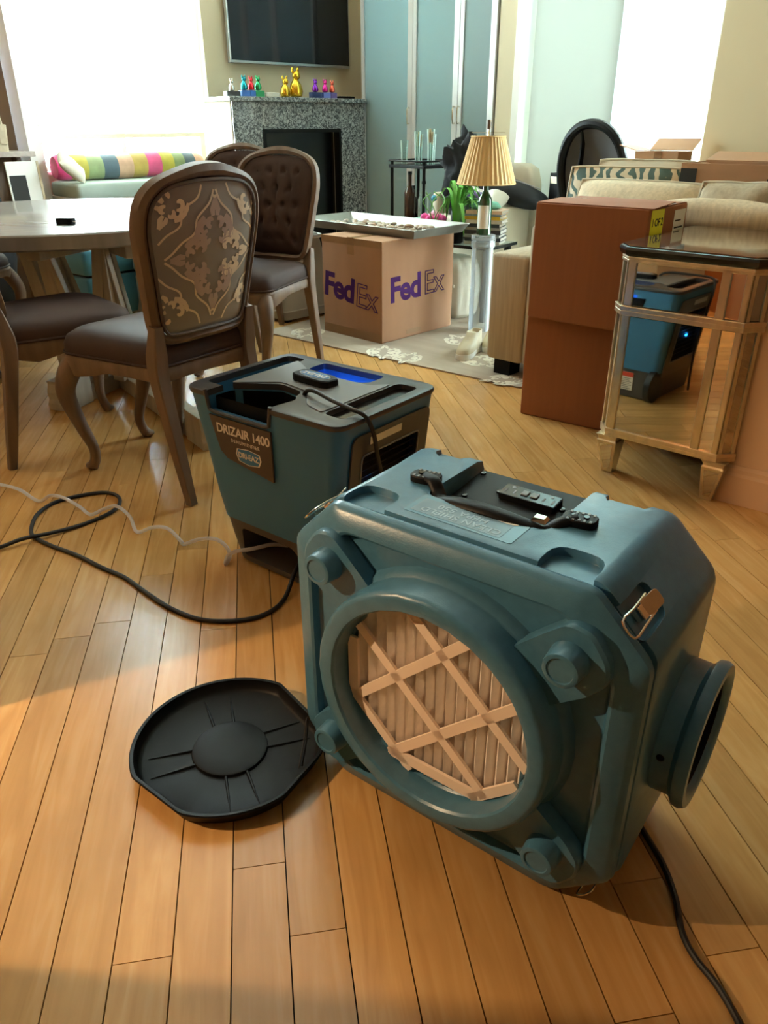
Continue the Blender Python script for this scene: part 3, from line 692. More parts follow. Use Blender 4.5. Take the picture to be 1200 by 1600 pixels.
    Mb = Matrix.Translation((0.0, 0.018, HT+0.002)) @ Matrix.Rotation(radians(-4), 4, 'Z')
    bd = rpoly([(-0.068, -0.02), (-0.05, -0.03), (0.05, -0.03), (0.068, -0.02), (0.068, 0.02), (0.05, 0.03), (-0.05, 0.03), (-0.068, 0.02)], 0.006, 3)
    bg_ = MB().loft([[Mb @ Vector((x, y, 0)) for x, y in bd], [Mb @ Vector((x, y, 0.016)) for x, y in bd], [Mb @ Vector((x*0.95, y*0.9, 0.019)) for x, y in bd]]).build('badge', MT['black'], T)
    ov = [(0.055*cos(2*pi*k/28), 0.021*sin(2*pi*k/28)) for k in range(28)]
    MB().prism(ov, 0.0192, 0.0198, Mb).build('badge_oval', MT['silver'], bg_, 0)
    MB().prism([(x*0.93, y*0.86) for x, y in ov], 0.0199, 0.0203, Mb).build('badge_field', MT['blue_print'], bg_, 0)
    X = Mb.to_3x3() @ Vector((-1, 0, 0)); Y = Mb.to_3x3() @ Vector((0, -1, 0))
    put_text('lettering', 'DRI-EAZ', 0.023, MT['label_txt'], bg_, Mb @ Vector((0, 0, 0.0207)), X, Y, depth=0.0002, bold=0.0006)
    # name label on the front
    lp = [(-0.176, 0.428), (0.050, 0.428), (0.050, 0.292), (-0.118, 0.318), (-0.142, 0.335)]
    yf = -0.2035
    lb = MB().loft([[(x, yf+0.004, z) for x, z in lp], [(x, yf-0.001, z) for x, z in lp]]).build('name_label', MT['brown_label'], T, 0)
    put_text('lettering', 'DRIZAIR 1400', 0.034, MT['label_txt'], lb, (-0.052, yf-0.0014, 0.398), (1, 0, 0), (0, 0, 1), depth=0.0003, bold=0.0007, spacing=0.95)
    put_text('lettering', 'DEHUMIDIFIER', 0.013, MT['label_txt'], lb, (-0.045, yf-0.0014, 0.373), (1, 0, 0), (0, 0, 1), depth=0.0003, spacing=1.3)
    sh = lambda k: [(x*k-0.036, z*k+0.340) for x, z in ((-0.042, 0.016), (0, 0.021), (0.042, 0.016), (0.047, 0), (0.038, -0.018), (0, -0.024), (-0.038, -0.018), (-0.047, 0))]
    MB().loft([[(x, yf-0.0008, z) for x, z in sh(1)], [(x, yf-0.0014, z) for x, z in sh(1)]]).build('shield', MT['label_txt'], lb, 0)
    MB().loft([[(x, yf-0.0012, z) for x, z in sh(0.9)], [(x, yf-0.0018, z) for x, z in sh(0.9)]]).build('shield_field', MT['blue_print'], lb, 0)
    put_text('lettering', 'DRI-EAZ', 0.021, MT['label_txt'], lb, (-0.036, yf-0.0022, 0.340), (1, 0, 0), (0, 0, 1), depth=0.0003, bold=0.0005, spacing=0.95)
    # dark side panel with louvred grille
    sp = MB()
    def side(y, z, out=0.0):
        return (0.27-ins(z)[1]+0.002+out, y, z)
    outl = rpoly([(-0.150, 0.11), (0.165, 0.11), (0.165, 0.445), (-0.150, 0.445)], 0.025, 4)
    inl = rpoly([(-0.112, 0.172), (0.122, 0.172), (0.122, 0.388), (-0.112, 0.388)], 0.012, 4)
    sp.loft([[side(y, z) for y, z in outl], [side(y, z, 0.005) for y, z in outl], [side(y, z, 0.005) for y, z in inl], [side(y, z, -0.02) for y, z in inl]], False, False)
    so = sp.build('side_panel', MT['bezel'], T)
    MB().tube([side(y, z, 0.006) for y, z in inl], 0.0025, 6, closed=True).build('grille_trim', MT['silver_pl'], so)
    for i in range(11):
        z = 0.18+i*0.0198
        MB().loft([[side(y, z-0.002, -0.006), side(y, z+0.006, 0.001), side(y, z+0.008, 0.0), side(y, z, -0.008)] for y in (-0.113, 0.123)]).build('louvre', MT['black'], so, 0)
    MB().box(0.225, 0.23, -0.118, 0.128, 0.168, 0.392).build('grille_back', MT['black'], so, 0)
    MB().loft([[side(-0.085, 0.412, 0.0055), side(0.04, 0.412, 0.0055), side(0.04, 0.432, 0.0055), side(-0.085, 0.432, 0.0055)], [side(-0.085, 0.412, 0.0065), side(0.04, 0.412, 0.0065), side(0.04, 0.432, 0.0065), side(-0.085, 0.432, 0.0065)]]).build('side_sticker', MT['silver'], so, 0)
    MB().lathe([(0.008, 0), (0.008, 0.004)], 12, Matrix.Translation((0.2301, -0.02, 0.27)) @ Matrix.Rotation(radians(90), 4, 'Y')).build('indicator_light', MT['led'], so)
    # control side at the back
    cp = MB().loft([[(-0.20, 0.196, 0.36), (0.10, 0.196, 0.36), (0.125, 0.196, 0.44), (-0.20, 0.196, 0.44)], [(-0.20, 0.202, 0.36), (0.10, 0.202, 0.36), (0.125, 0.202, 0.44), (-0.20, 0.202, 0.44)]]).build('control_panel', MT['black_gloss'], T, 0)
    MB().ellipsoid((0.03, 0.204, 0.395), (0.008, 0.004, 0.006)).build('power_light', MT['led'], cp)
    MB().box(-0.09, -0.03, 0.2021, 0.204, 0.39, 0.405).build('display', MT['led'], cp, 0)
    for dx in (-0.015, 0.06, 0.08): MB().lathe([(0.007, 0), (0.007, 0.003), (0, 0.004)], 12, Matrix.Translation((dx, 0.202, 0.385)) @ Matrix.Rotation(radians(-90), 4, 'X')).build('button', MT['black'], cp)
    for x0, x1, z0, z1, top in ((-0.045, 0.025, 0.055, 0.105, 0), (0.055, 0.115, 0.035, 0.115, 1)):
        st = MB().box(x0, x1, 0.180, 0.1865, z0, z1).build('data_sticker', MT['white'], base, 0)
        if top: MB().box(x0, x1, 0.186, 0.1868, z1-0.02, z1).build('sticker_header', MT['red_print'], base, 0)
        tx = MB()
        for q in range(5 if not top else 7): tx.box(x0+0.006, x1-0.006-0.01*(q % 2), 0.1866, 0.1869, z0+0.006+q*0.0075, z0+0.008+q*0.0075)
        tx.build('small_print', MT['ink'], base, 0)
    for sx in (-0.12, 0.205):
        MB().lathe([(0.055, 0), (0.07, 0.004), (0.07, 0.03), (0.055, 0.034), (0.02, 0.036), (0, 0.036)], 28, Matrix.Translation((sx-0.018, 0.172, 0.0705)) @ Matrix.Rotation(radians(90), 4, 'Y')).build('wheel', MT['rubber'], T)
    # cord wrapped over the top and down the grille side
    cp_ = catmull([(0.035, -0.075, 0.46), (0.05, -0.072, 0.497), (0.09, -0.082, 0.510), (0.17, -0.105, 0.508), (0.24, -0.118, 0.505), (0.276, -0.112, 0.494), (0.287, -0.095, 0.45), (0.284, -0.075, 0.38), (0.281, -0.05, 0.30), (0.277, -0.035, 0.22), (0.277, -0.03, 0.12), (0.26, -0.08, 0.01)], 8)
    MB().tube(cp_, 0.0055, 10).build('power_cord', MT['rubber'], T)
    # blue led strip under the rear handle
    MB().box(-0.07, 0.08, 0.100, 0.104, 0.385, 0.390).build('handle_light', MT['led'], body, 0)
    l = bpy.data.lights.new('handle_led', 'POINT'); l.energy = 0.5; l.color = (0.03, 0.18, 1.0); l.shadow_soft_size = 0.015
    lo = bpy.data.objects.new('handle_led', l); COL.objects.link(lo); lo.parent = T; lo.location = (0.0, 0.128, 0.40)
    return T
make_dehumidifier()

# ================================================================== FILTER LID, CORDS
def make_lid():
    T = thing('filter_cover', 'round black plastic intake cover lying face up on the floor', 'cover', -0.303, 1.117, 0, 90)
    def rad(a):
        r = 0.187
        for t0, d in ((radians(38), 0.168), (radians(232), 0.175), (radians(-30), 0.178)):
            c = cos(a-t0)
            if c > 0.5: r = min(r, d/c)
        return r
    N = 96; A = [2*pi*k/N for k in range(N)]
    ring = lambda k, z, d=0.0: [((rad(a)*k-d)*cos(a), (rad(a)*k-d)*sin(a), z) for a in A]
    cr = lambda r, z: [(r*cos(a), r*sin(a), z) for a in A]
    m = MB(); m.loft([cr(0.14, 0.001), ring(1, 0.001, 0.022), ring(1, 0.006, 0.014), ring(1, 0.030, 0.003), ring(1, 0.034, 0.0), ring(1, 0.037, 0.002), ring(1, 0.036, 0.008), ring(1, 0.018, 0.014), ring(1, 0.012, 0.022),
                      cr(0.074, 0.011), cr(0.072, 0.016), cr(0.068, 0.0175), cr(0.03, 0.0175)])
    dish = m.build('dish', MT['black'], T, 40)
    for q in range(4):
        for s in (-1, 1):
            a = radians(20+q*90)+s*0.28; a2 = radians(20+q*90)+s*0.17
            p0 = Vector((0.072*cos(a), 0.072*sin(a), 0.0125)); p1 = Vector((0.155*cos(a2), 0.155*sin(a2), 0.0125))
            MB().tube([p0, p0.lerp(p1, 0.5), p1], [0.003, 0.0026, 0.001], 6).build('rib', MT['black'], dish)
    MB().tube(catmull([(0.140, -0.055, 0.016), (0.148, -0.02, 0.05), (0.152, 0.005, 0.078), (0.155, 0.008, 0.079), (0.153, -0.015, 0.05), (0.146, -0.05, 0.016)], 6), 0.0016, 6).build('tie_cord', MT['rubber'], T)
    return T
make_lid()

cord = [(-0.216, 1.80, 0.045), (-0.238, 1.745, 0.036), (-0.258, 1.656, 0.007), (-0.291, 1.593, 0.006), (-0.351, 1.560, 0.006), (-0.446, 1.560, 0.006), (-0.537, 1.608, 0.006), (-0.623, 1.683, 0.006), (-0.706, 1.762, 0.006), (-0.783, 1.813, 0.006), (-0.880, 1.884, 0.006), (-0.975, 1.940, 0.006), (-1.051, 1.999, 0.006), (-1.080, 2.060, 0.006), (-1.095, 2.145, 0.006), (-1.074, 2.223, 0.006), (-1.018, 2.270, 0.006), (-0.942, 2.299, 0.006), (-0.885, 2.274, 0.006), (-0.858, 2.212, 0.006), (-0.871, 2.144, 0.006), (-0.927, 2.071, 0.006), (-1.000, 2.006, 0.011), (-1.064, 1.960, 0.017), (-1.13, 1.915, 0.008), (-1.25, 1.85, 0.006), (-1.4, 1.78, 0.006)]
tag(MB().tube(catmull(cord, 6), 0.006, 10).build('extension_cord', MT['rubber']), 'black power cord looped once on the floor in front of the dining chair', 'cord')

tube = [(-1.60, 2.42, 0.006), (-1.365, 2.379, 0.006), (-1.309, 2.357, 0.010), (-1.203, 2.273, 0.030), (-1.130, 2.235, 0.006), (-1.087, 2.239, 0.024), (-1.032, 2.208, 0.030), (-0.964, 2.159, 0.022), (-0.914, 2.110, 0.020), (-0.880, 2.139, 0.025), (-0.839, 2.137, 0.035), (-0.786, 2.091, 0.022), (-0.746, 2.021, 0.006), (-0.695, 2.014, 0.025), (-0.641, 1.987, 0.035), (-0.596, 1.948, 0.016), (-0.586, 1.944, 0.006), (-0.540, 1.938, 0.025), (-0.490, 1.923, 0.035), (-0.454, 1.894, 0.030), (-0.437, 1.865, 0.012), (-0.443, 1.829, 0.006), (-0.439, 1.846, 0.022), (-0.413, 1.842, 0.040), (-0.367, 1.838, 0.050), (-0.314, 1.858, 0.052), (-0.269, 1.858, 0.048)]
tag(MB().tube(catmull(tube, 6), 0.0055, 10).build('drain_tube', MT['tubing']), 'clear coiled drain tube running from the dehumidifier base across the floor', 'tube')
# ================================================================== DINING CHAIRS
def copy_tree(o, parent=None):
    c = o.copy(); COL.objects.link(c); c.parent = parent
    for ch in o.children: copy_tree(ch, c)
    return c
RC = radians(10)
def back_pt(s, t, off=0.0):
    return Vector((s, -0.222-t*sin(RC)+0.55*s*s+off*cos(RC), 0.535+t*0.95*cos(RC)+off*sin(RC)))
HALF = catmull([Vector((a, b, 0)) for a, b in ((0, 0), (0.115, 0.0), (0.152, 0.012), (0.168, 0.055), (0.184, 0.17), (0.200, 0.28), (0.204, 0.345), (0.190, 0.405), (0.142, 0.446), (0.065, 0.461), (0, 0.463))], 4)
OUT = [(p.x, p.y) for p in HALF] + [(-p.x, p.y) for p in reversed(HALF[1:-1])]
def grow(poly, d):
    n = len(poly); out = []
    for i in range(n):
        a = poly[i-1]; b = poly[(i+1) % n]; dx, dy = b[0]-a[0], b[1]-a[1]; l = sqrt(dx*dx+dy*dy) or 1
        out.append((poly[i][0]+dy/l*d, poly[i][1]-dx/l*d))
    return out
def halfw(t):
    best = 0.0
    for p, q in zip(HALF[:-1], HALF[1:]):
        if min(p.y, q.y) <= t <= max(p.y, q.y) and abs(q.y-p.y) > 1e-6:
            best = max(best, p.x+(q.x-p.x)*(t-p.y)/(q.y-p.y))
    return best
def spiral(cx, cyy, r, a0, turn, k=18, end=0.25):
    return [(cx+r*(1-(1-end)*i/k)*cos(a0+turn*i/k), cyy+r*(1-(1-end)*i/k)*sin(a0+turn*i/k)) for i in range(k+1)]
def palmette(mb, cx, cyy, phi, R, lift, surf, ok=lambda p: True, wide=0.10):
    c, s = cos(phi), sin(phi)
    tr = lambda p: (cx+(p[0]*c-p[1]*s)*R, cyy+(p[0]*s+p[1]*c)*R)
    for m in (1, -1):
        for pts in (spiral(0.42*m, 0.05, 0.34, pi/2 if m > 0 else pi/2, -m*4.6), spiral(0.55*m, 0.62, 0.30, -pi/2+m*0.2, m*4.4), spiral(0.22*m, 0.75, 0.24, -pi/2, m*4.0),
                    [(0.92*m, -0.25), (1.0*m, 0.05), (0.98*m, 0.4), (0.85*m, 0.75), (0.6*m, 1.0)], [(0.12*m, 1.0), (0.16*m, 1.25), (0.05*m, 1.5), (0.0, 1.75)]):
            q = [tr(p) for p in pts]
            run = []
            for p in q+[None]:
                if p is not None and ok(p): run.append(p)
                else:
                    if len(run) > 2: mb.strip(run, [wide*R*(0.45+0.55*sin(pi*(i+0.5)/len(run))) for i in range(len(run))], lift, surf)
                    run = []
def make_chair():
    T = thing('dining_chair', 'chair', 'chair', 0, 0, 0, 90)
    # seat: rail with serpentine lower edge and domed velvet cushion
    seat_o = rpoly([(-0.19, -0.215), (0.19, -0.215), (0.248, 0.20), (0.17, 0.25), (-0.17, 0.25), (-0.248, 0.20)], [0.02, 0.02, 0.09, 0.16, 0.16, 0.09], 5, 4)
    lowz = lambda x, y: 0.385-0.022*cos(9.5*(x+y*1.4))*(1 if y > -0.15 else 0.3)
    rail = MB().loft([[(x*0.93, y*0.93, 0.395) for x, y in seat_o], [(x*0.97, y*0.97, lowz(x, y)) for x, y in seat_o], [(x*1.0, y*1.0, 0.395) for x, y in seat_o], [(x*1.012, y*1.012, 0.425) for x, y in seat_o], [(x*0.99, y*0.99, 0.434) for x, y in seat_o]]).build('seat_rail', MT['wood'], T)
    dome = lambda k, z: [(x*k, y*k, z) for x, y in seat_o]
    MB().loft([dome(0.985, 0.430), dome(1.0, 0.445), dome(0.995, 0.470), dome(0.955, 0.492), dome(0.86, 0.508), dome(0.7, 0.517), dome(0.45, 0.522), dome(0.2, 0.524)]).build('seat_cushion', MT['velvet'], T, 80)
    MB().tube([(x*1.005, y*1.005, 0.441) for x, y in seat_o], 0.0045, 6, closed=True).build('welt', MT['velvet'], T)
    for s in (-1, 1):
        p = catmull([(s*0.205, 0.185, 0.42), (s*0.228, 0.215, 0.36), (s*0.240, 0.232, 0.29), (s*0.218, 0.218, 0.18), (s*0.194, 0.204, 0.09), (s*0.190, 0.212, 0.04), (s*0.196, 0.226, 0.012)], 5)
        n = len(p); R = [0.034, 0.037, 0.031, 0.023, 0.018, 0.018, 0.020]
        rr = [R[min(6, int(6*i/(n-1)))]*(1-(6*i/(n-1)) % 1)+R[min(6, int(6*i/(n-1))+1)]*((6*i/(n-1)) % 1) for i in range(n)]
        leg = MB().tube(p, rr, 10).build('leg', MT['wood'], T, 60)
        MB().ellipsoid((s*0.198, 0.232, 0.014), (0.019, 0.022, 0.0135), 12, 6).build('foot_scroll', MT['wood'], leg)
        p = catmull([(s*0.186, -0.285, 0.0), (s*0.186, -0.262, 0.12), (s*0.186, -0.232, 0.28), (s*0.186, -0.208, 0.42), (s*0.186, -0.214, 0.50), (s*0.187, -0.226, 0.57)], 4)
        n = len(p)
        MB().tube(p, [(0.014+0.011*min(1, i/(n*0.6)))*(1 if i < n*0.7 else 1-0.45*(i-n*0.7)/(n*0.3)) for i in range(n)], 8, sec=[(1, 0.85), (0.8, 1), (-0.8, 1), (-1, 0.85), (-1, -0.85), (-0.8, -1), (0.8, -1), (1, -0.85)]).build('leg', MT['wood'], T, 30)
    # oval back: carved frame, upholstered tufted front, damask rear panel with welt
    fr = MB(); secs = []
    o2 = grow(OUT, 0.004); o1 = grow(OUT, 0.016); o0 = grow(OUT, 0.031)
    crest = lambda p: 0.012*math.exp(-((p[1]-0.50)/0.03)**2)*cos(p[0]*14)
    fr_secs = [(o2, -0.016), (o1, -0.023), (o0, -0.014), (o0, 0.016), (o1, 0.024), (o2, 0.016)]
    rings = [[back_pt(x, t+crest((x, t)), off) for x, t in ol] for ol, off in fr_secs]
    rings.append(rings[0]); fr.loft(rings, False, False)
    fr.build('back_frame', MT['wood'], T, 50)
    N = len(OUT); C = (0.0, 0.235)
    ringp = lambda k: [(C[0]+(x-C[0])*k, C[1]+(y-C[1])*k) for x, y in OUT]
    buttons = []
    for j, t in enumerate((0.07, 0.15, 0.23, 0.31, 0.39)):
        for q in ((-0.12, -0.04, 0.04, 0.12) if j % 2 == 0 else (-0.08, 0.0, 0.08)):
            if abs(q) < halfw(t)-0.02: buttons.append((q, t))
    def tuft(x, t, k):
        h = 0.012+0.030*(1-k**6)
        for bx, bt in buttons: h -= 0.024*math.exp(-(((x-bx)/0.013)**2+((t-bt)/0.015)**2))
        u = (x/0.04+(t-0.07)/0.08); v = (x/0.04-(t-0.07)/0.08)
        fold = max(1-abs(((u+1) % 2)-1)/0.18 if False else 0, 0)
        h -= 0.007*math.exp(-((((x+0.04) % 0.08)-0.04)/0.009)**2) if 0.02 < t < 0.43 and k < 0.97 else 0
        return h
    fm = MB(); kk = [1.0, 0.97, 0.93, 0.88, 0.82, 0.75, 0.68, 0.61, 0.54, 0.47, 0.40, 0.33, 0.26, 0.19, 0.12, 0.06]
    fm.loft([[back_pt(x, t, tuft(x, t, k)) for x, t in ringp(k)] for k in kk], False, True)
    fo = fm.build('tufted_back', MT['velvet'], T, 80)
    for bx, bt in buttons:
        p = back_pt(bx, bt, tuft(bx, bt, 0.5)+0.002)
        MB().ellipsoid(p, (0.006, 0.004, 0.006), 8, 5).build('button', MT['velvet'], fo)
    rp = MB(); rp.loft([[back_pt(x, t, -0.014-0.012*(1-k**4)) for x, t in ringp(k)] for k in (1.0, 0.9, 0.75, 0.55, 0.3, 0.1)], False, True)
    ro = rp.build('rear_panel', MT['damask'], T, 80)
    MB().tube([back_pt(x, t, -0.019) for x, t in grow(OUT, -0.002)], 0.0055, 6, closed=True).build('welt', MT['welt'], ro)
    surf = lambda x, t, l: back_pt(x, t, -0.014-0.012*(1-min(1, max(abs(x)/max(0.02, halfw(min(0.46, max(0.003, t)))), abs(t-0.235)/0.228))**4)-0.0012-l)
    ok = lambda p: 0.012 < p[1] < 0.452 and abs(p[0]) < halfw(p[1])-0.008
    lt = MB(); md = MB()
    def line(mb, pts, w, l=0.0):
        run = []
        for p in catmull([Vector((a, b, 0)) for a, b in pts], 8)+[None]:
            if p is not None and ok((p.x, p.y)): run.append((p.x, p.y))
            else:
                if len(run) > 2: mb.strip(run, w, l, surf)
                run = []
    cx, cyy = 0.012, 0.238
    for sx in (-1, 1):
        for sy in (-1, 1):
            line(lt, [(cx+sx*0.004, cyy+sy*0.195), (cx+sx*0.022, cyy+sy*0.158), (cx+sx*0.066, cyy+sy*0.118), (cx+sx*0.076, cyy+sy*0.076), (cx+sx*0.118, cyy+sy*0.050), (cx+sx*0.150, cyy+sy*0.020), (cx+sx*0.172, cyy+sy*0.004)], 0.0034)
            line(lt, [(cx+sx*0.045, cyy+sy*0.215), (cx+sx*0.065, cyy+sy*0.175), (cx+sx*0.115, cyy+sy*0.145), (cx+sx*0.125, cyy+sy*0.100), (cx+sx*0.165, cyy+sy*0.075), (cx+sx*0.19, cyy+sy*0.05)], 0.0032)
            palmette(lt, cx+sx*0.145, cyy+sy*0.175, (pi if sy > 0 else 0)+sx*sy*0.5, 0.052, 0.0002, surf, ok, 0.14)
    palmette(md, cx, cyy+0.052, 0, 0.068, 0.0004, surf, ok, 0.15); palmette(md, cx, cyy-0.052, pi, 0.068, 0.0004, surf, ok, 0.15)
    palmette(md, cx-0.046, cyy, pi/2, 0.062, 0.0004, surf, ok, 0.15); palmette(lt, cx+0.048, cyy, -pi/2, 0.062, 0.0004, surf, ok, 0.15)
    for px_, pt_ in ((0, 0.172), (0, -0.172), (-0.138, 0)):
        q = [(cx+px_+0.012*cos(a)*(1 if i % 2 else 0.55), cyy+pt_+0.014*sin(a)*(1 if i % 2 else 0.55)) for i, a in enumerate([pi/4*j for j in range(8)])]
        lt.add([surf(x, t, 0.0003) for x, t in q], [tuple(range(8))])
    o = lt.build('woven_motif', MT['damask_lt'], ro, 60); o['kind'] = 'stuff'
    o = md.build('woven_motif', MT['damask_md'], ro, 60); o['kind'] = 'stuff'
    return T
chair0 = make_chair()
CH = [(-0.745, 2.535, -54, 'dining chair beside the dehumidifier, its patterned damask back turned to the viewer'),
      (-1.235, 2.835, 50, 'brown dining chair cut off by the left edge, velvet seat before the table base'),
      (-0.625, 3.74, -152, 'tufted dining chair between the patterned chair and the parcel carton'),
      (-0.90, 4.52, -160, 'dining chair whose curved top peeks out behind the tufted chair'),
      (-2.02, 3.35, 72, 'dining chair at the left edge whose seat shows left of the lattice table base'),
      (-2.25, 4.05, 100, 'dining chair farthest back at the left edge, beyond the table')]
for i, (x, y, f, lab) in enumerate(CH):
    c = chair0 if i == 0 else copy_tree(chair0)
    c.location = (x, y, 0); c.rotation_euler = (0, 0, radians(-f)); c['label'] = lab; c['group'] = 'velvet dining chairs around the table'

# ================================================================== DINING TABLE
def make_table():
    T = thing('dining_table', 'oval grey washed dining table on a pale lattice base', 'table', -1.43, 3.66, 0, 107)
    el = lambda a, b, z: [(a*cos(2*pi*k/72), b*sin(2*pi*k/72), z) for k in range(72)]
    A, B_ = 0.79, 0.79
    MB().loft([el(A-0.04, B_-0.04, 0.690), el(A-0.006, B_-0.006, 0.690), el(A, B_, 0.696), el(A, B_, 0.742), el(A-0.005, B_-0.005, 0.748), el(A-0.012, B_-0.012, 0.750)]).build('table_top', MT['table_top'], T, 30)
    inv = frame(-1.43, 3.66, 107).inverted()
    cb = Vector((-1.25, 3.55, 0)); feet = [Vector((-1.40, 3.13, 0)), Vector((-0.635, 2.70, 0))]; feet += [cb*2-f for f in feet]
    for f in feet:
        d = (cb-f); d.z = 0; d.normalize(); a = math.degrees(atan2(d.x, d.y)); Mf = inv @ frame(f.x, f.y, a)
        prof = [(0.0, 0.0), (0.0, 0.03), (0.012, 0.045), (0.006, 0.075), (0.02, 0.11), (0.012, 0.125), (0.16, 0.125), (0.16, 0.0)]
        MB().loft([[Mf @ Vector((x, s, z)) for x, z in prof] for s in (-0.055, 0.055)]).build('foot', MT['table_wood'], T, 0, 0.003)
    for f, g in ((feet[0], feet[2]), (feet[1], feet[3])):
        d = g-f; a = math.degrees(atan2(d.x, d.y)); L = d.length; Mf = inv @ frame(f.x, f.y, a)
        MB().box(0.10, L-0.10, -0.045, 0.045, 0.0, 0.075, Mf).build('plinth_beam', MT['table_wood'], T, 0, 0.004)
        MB().box(L/2-0.42, L/2+0.42, -0.035, 0.035, 0.62, 0.69, Mf).build('top_beam', MT['table_wood'], T, 0, 0.004)
    def member(p, q, w=0.045, d=0.03):
        p = inv @ Vector(p); q = inv @ Vector(q)
        MB().tube([p, q], 1.0, sec=[(-w/2, -d/2), (w/2, -d/2), (w/2, d/2), (-w/2, d/2)], up=(0, 1, 0.01)).build('lattice_slat', MT['table_wood'], T, 0, 0.003)
    rim = []
    for k in range(8):
        a = radians(14+45*k); rim.append((Vector((cb.x+0.34*cos(a), cb.y+0.27*sin(a), 0.69)), Vector((cb.x+0.24*cos(a), cb.y+0.20*sin(a), 0.07))))
    for k in range(8):
        member(rim[k][0], rim[k][1], 0.055)
        member(rim[k][0]+Vector((0, 0, -0.005)), (rim[(k+1) % 8][1]+rim[k][1])*0.5, 0.05)
        member(rim[(k+1) % 8][0]+Vector((0, 0, -0.01)), (rim[(k+1) % 8][1]+rim[k][1])*0.5+Vector((0, 0, 0.004)), 0.05)
    return T
make_table()
k = thing('keys', 'small bunch of keys with a black fob on the dining table', 'keys', -1.26, 3.22, 0.7505, 100)
MB().prism(rrect(0.075, 0.045, 0.018, 4), 0.0, 0.024).build('fob', MT['black'], k, 30, 0.003)
MB().tube([(0.045+0.018*cos(2*pi*i/16), 0.018*sin(2*pi*i/16), 0.003+0.012*abs(sin(pi*i/16))) for i in range(16)], 0.0014, 6, closed=True).build('ring', MT['chrome'], k)
for a in (-6, 14):
    MB().prism([(0.06, -0.004), (0.10, -0.003), (0.105, -0.009), (0.125, -0.009), (0.13, 0.0), (0.125, 0.009), (0.105, 0.009), (0.10, 0.003), (0.06, 0.004)], 0.001 if a < 0 else 0.004, 0.003 if a < 0 else 0.006, Matrix.Rotation(radians(a), 4, 'Z')).build('key', MT['chrome'], k, 0)

# ================================================================== CARTONS
def carton(T, W, D, H, m, x0=0.0, r=0.006, flap=True):
    b = MB().loft([[(x+x0+W/2, y+D/2, z) for x, y in rrect(W-i*2, D-i*2, r, 3)] for z, i in ((0.0, 0.004), (0.005, 0.0), (H*0.5, -0.002), (H-0.006, 0.0), (H-0.003, 0.002))]).build('carton_body', m, T, 30)
    if flap:
        MB().box(x0+0.001, x0+W-0.001, 0.001, D/2-0.002, H-0.003, H).build('flap', m, T, 0)
        MB().box(x0+0.001, x0+W-0.001, D/2+0.002, D-0.001, H-0.003, H).build('flap', m, T, 0)
    return b
fx = thing('parcel_carton', 'taped shipping carton with purple courier lettering under the pebble tray', 'box', -0.007, 4.203, 0.0085, 134)
carton(fx, 0.473, 0.60, 0.54, MT['card'], -0.473)
for a in ((-0.262, -0.212, -0.0014, -0.0006, 0.455, 0.545), (-0.473, 0.0, -0.0012, -0.0004, 0.505, 0.54), (-0.473, 0.0, -0.0016, -0.0004, 0.0, 0.05), (-0.262, -0.212, -0.002, 0.60, 0.5405, 0.5412)):
    MB().box(*a).build('tape', MT['tape'], fx, 0)
MB().box(0.0004, 0.0012, 0.20, 0.32, 0.02, 0.045).build('print_mark', MT['card_in'], fx, 0)
me_args = dict(depth=0.0004)
put_text('lettering', 'Fed', 0.185, MT['purple'], fx, (-0.335, -0.0022, 0.262), (1, 0, -0.10), (0.10, 0, 1), depth=0.0004, bold=0.006, spacing=0.92)
put_text('lettering', 'Ex', 0.185, MT['purple'], fx, (-0.115, -0.0022, 0.230), (1, 0, -0.10), (0.10, 0, 1), outline=0.0026, spacing=0.92)
put_text('lettering', 'Fed', 0.185, MT['purple'], fx, (0.0022, 0.190, 0.275), (0, 1, 0.02), (0, -0.02, 1), depth=0.0004, bold=0.006, spacing=0.95)
put_text('lettering', 'Ex', 0.185, MT['purple'], fx, (0.0022, 0.430, 0.280), (0, 1, 0.02), (0, -0.02, 1), outline=0.0026, spacing=0.95)

b1 = thing('plain_carton', 'plain brown carton at the bottom of the stack beside the mirrored chest', 'box', 0.581, 3.080, 0, 126, 'stacked brown cartons')
carton(b1, 0.45, 0.30, 0.415, MT['card2'])
b2 = thing('plain_carton', 'brown carton with a yellow label on top of the stack beside the mirrored chest', 'box', 0.572, 3.045, 0.4165, 131, 'stacked brown cartons')
carton(b2, 0.44, 0.335, 0.425, MT['card2'], flap=False)
MB().box(0.004, 0.436, 0.16, 0.334, 0.4225, 0.4255).build('flap', MT['card2'], b2, 0)
MB().loft([[(0.004, 0.004, 0.4225), (0.452, 0.004, 0.4225), (0.452, 0.185, 0.433), (0.004, 0.175, 0.427)], [(0.004, 0.004, 0.4255), (0.452, 0.004, 0.4255), (0.452, 0.185, 0.436), (0.004, 0.175, 0.430)]]).build('flap', MT['card2'], b2, 0)
MB().box(0.004, 0.436, 0.19, 0.24, 0.4258, 0.4264).build('tape', MT['acrylic'], b2, 0)
yl = MB().box(0.4405, 0.4415, 0.02, 0.125, 0.305, 0.418).build('label_sheet', MT['yellow'], b2, 0)
put_text('lettering', '1 OF 2', 0.036, MT['ink'], yl, (0.4422, 0.073, 0.375), (0, 1, 0), (0, 0, 1), depth=0.0003, bold=0.0006, spacing=0.9)
ws = MB().box(0.4405, 0.4415, 0.22, 0.32, 0.25, 0.405).build('label_sheet', MT['white'], b2, 0)
tx = MB()
for q in range(5): tx.box(0.4416, 0.4419, 0.23, 0.305-0.02*(q % 3), 0.27+q*0.024, 0.275+q*0.024)
tx.build('small_print', MT['ink'], ws, 0)

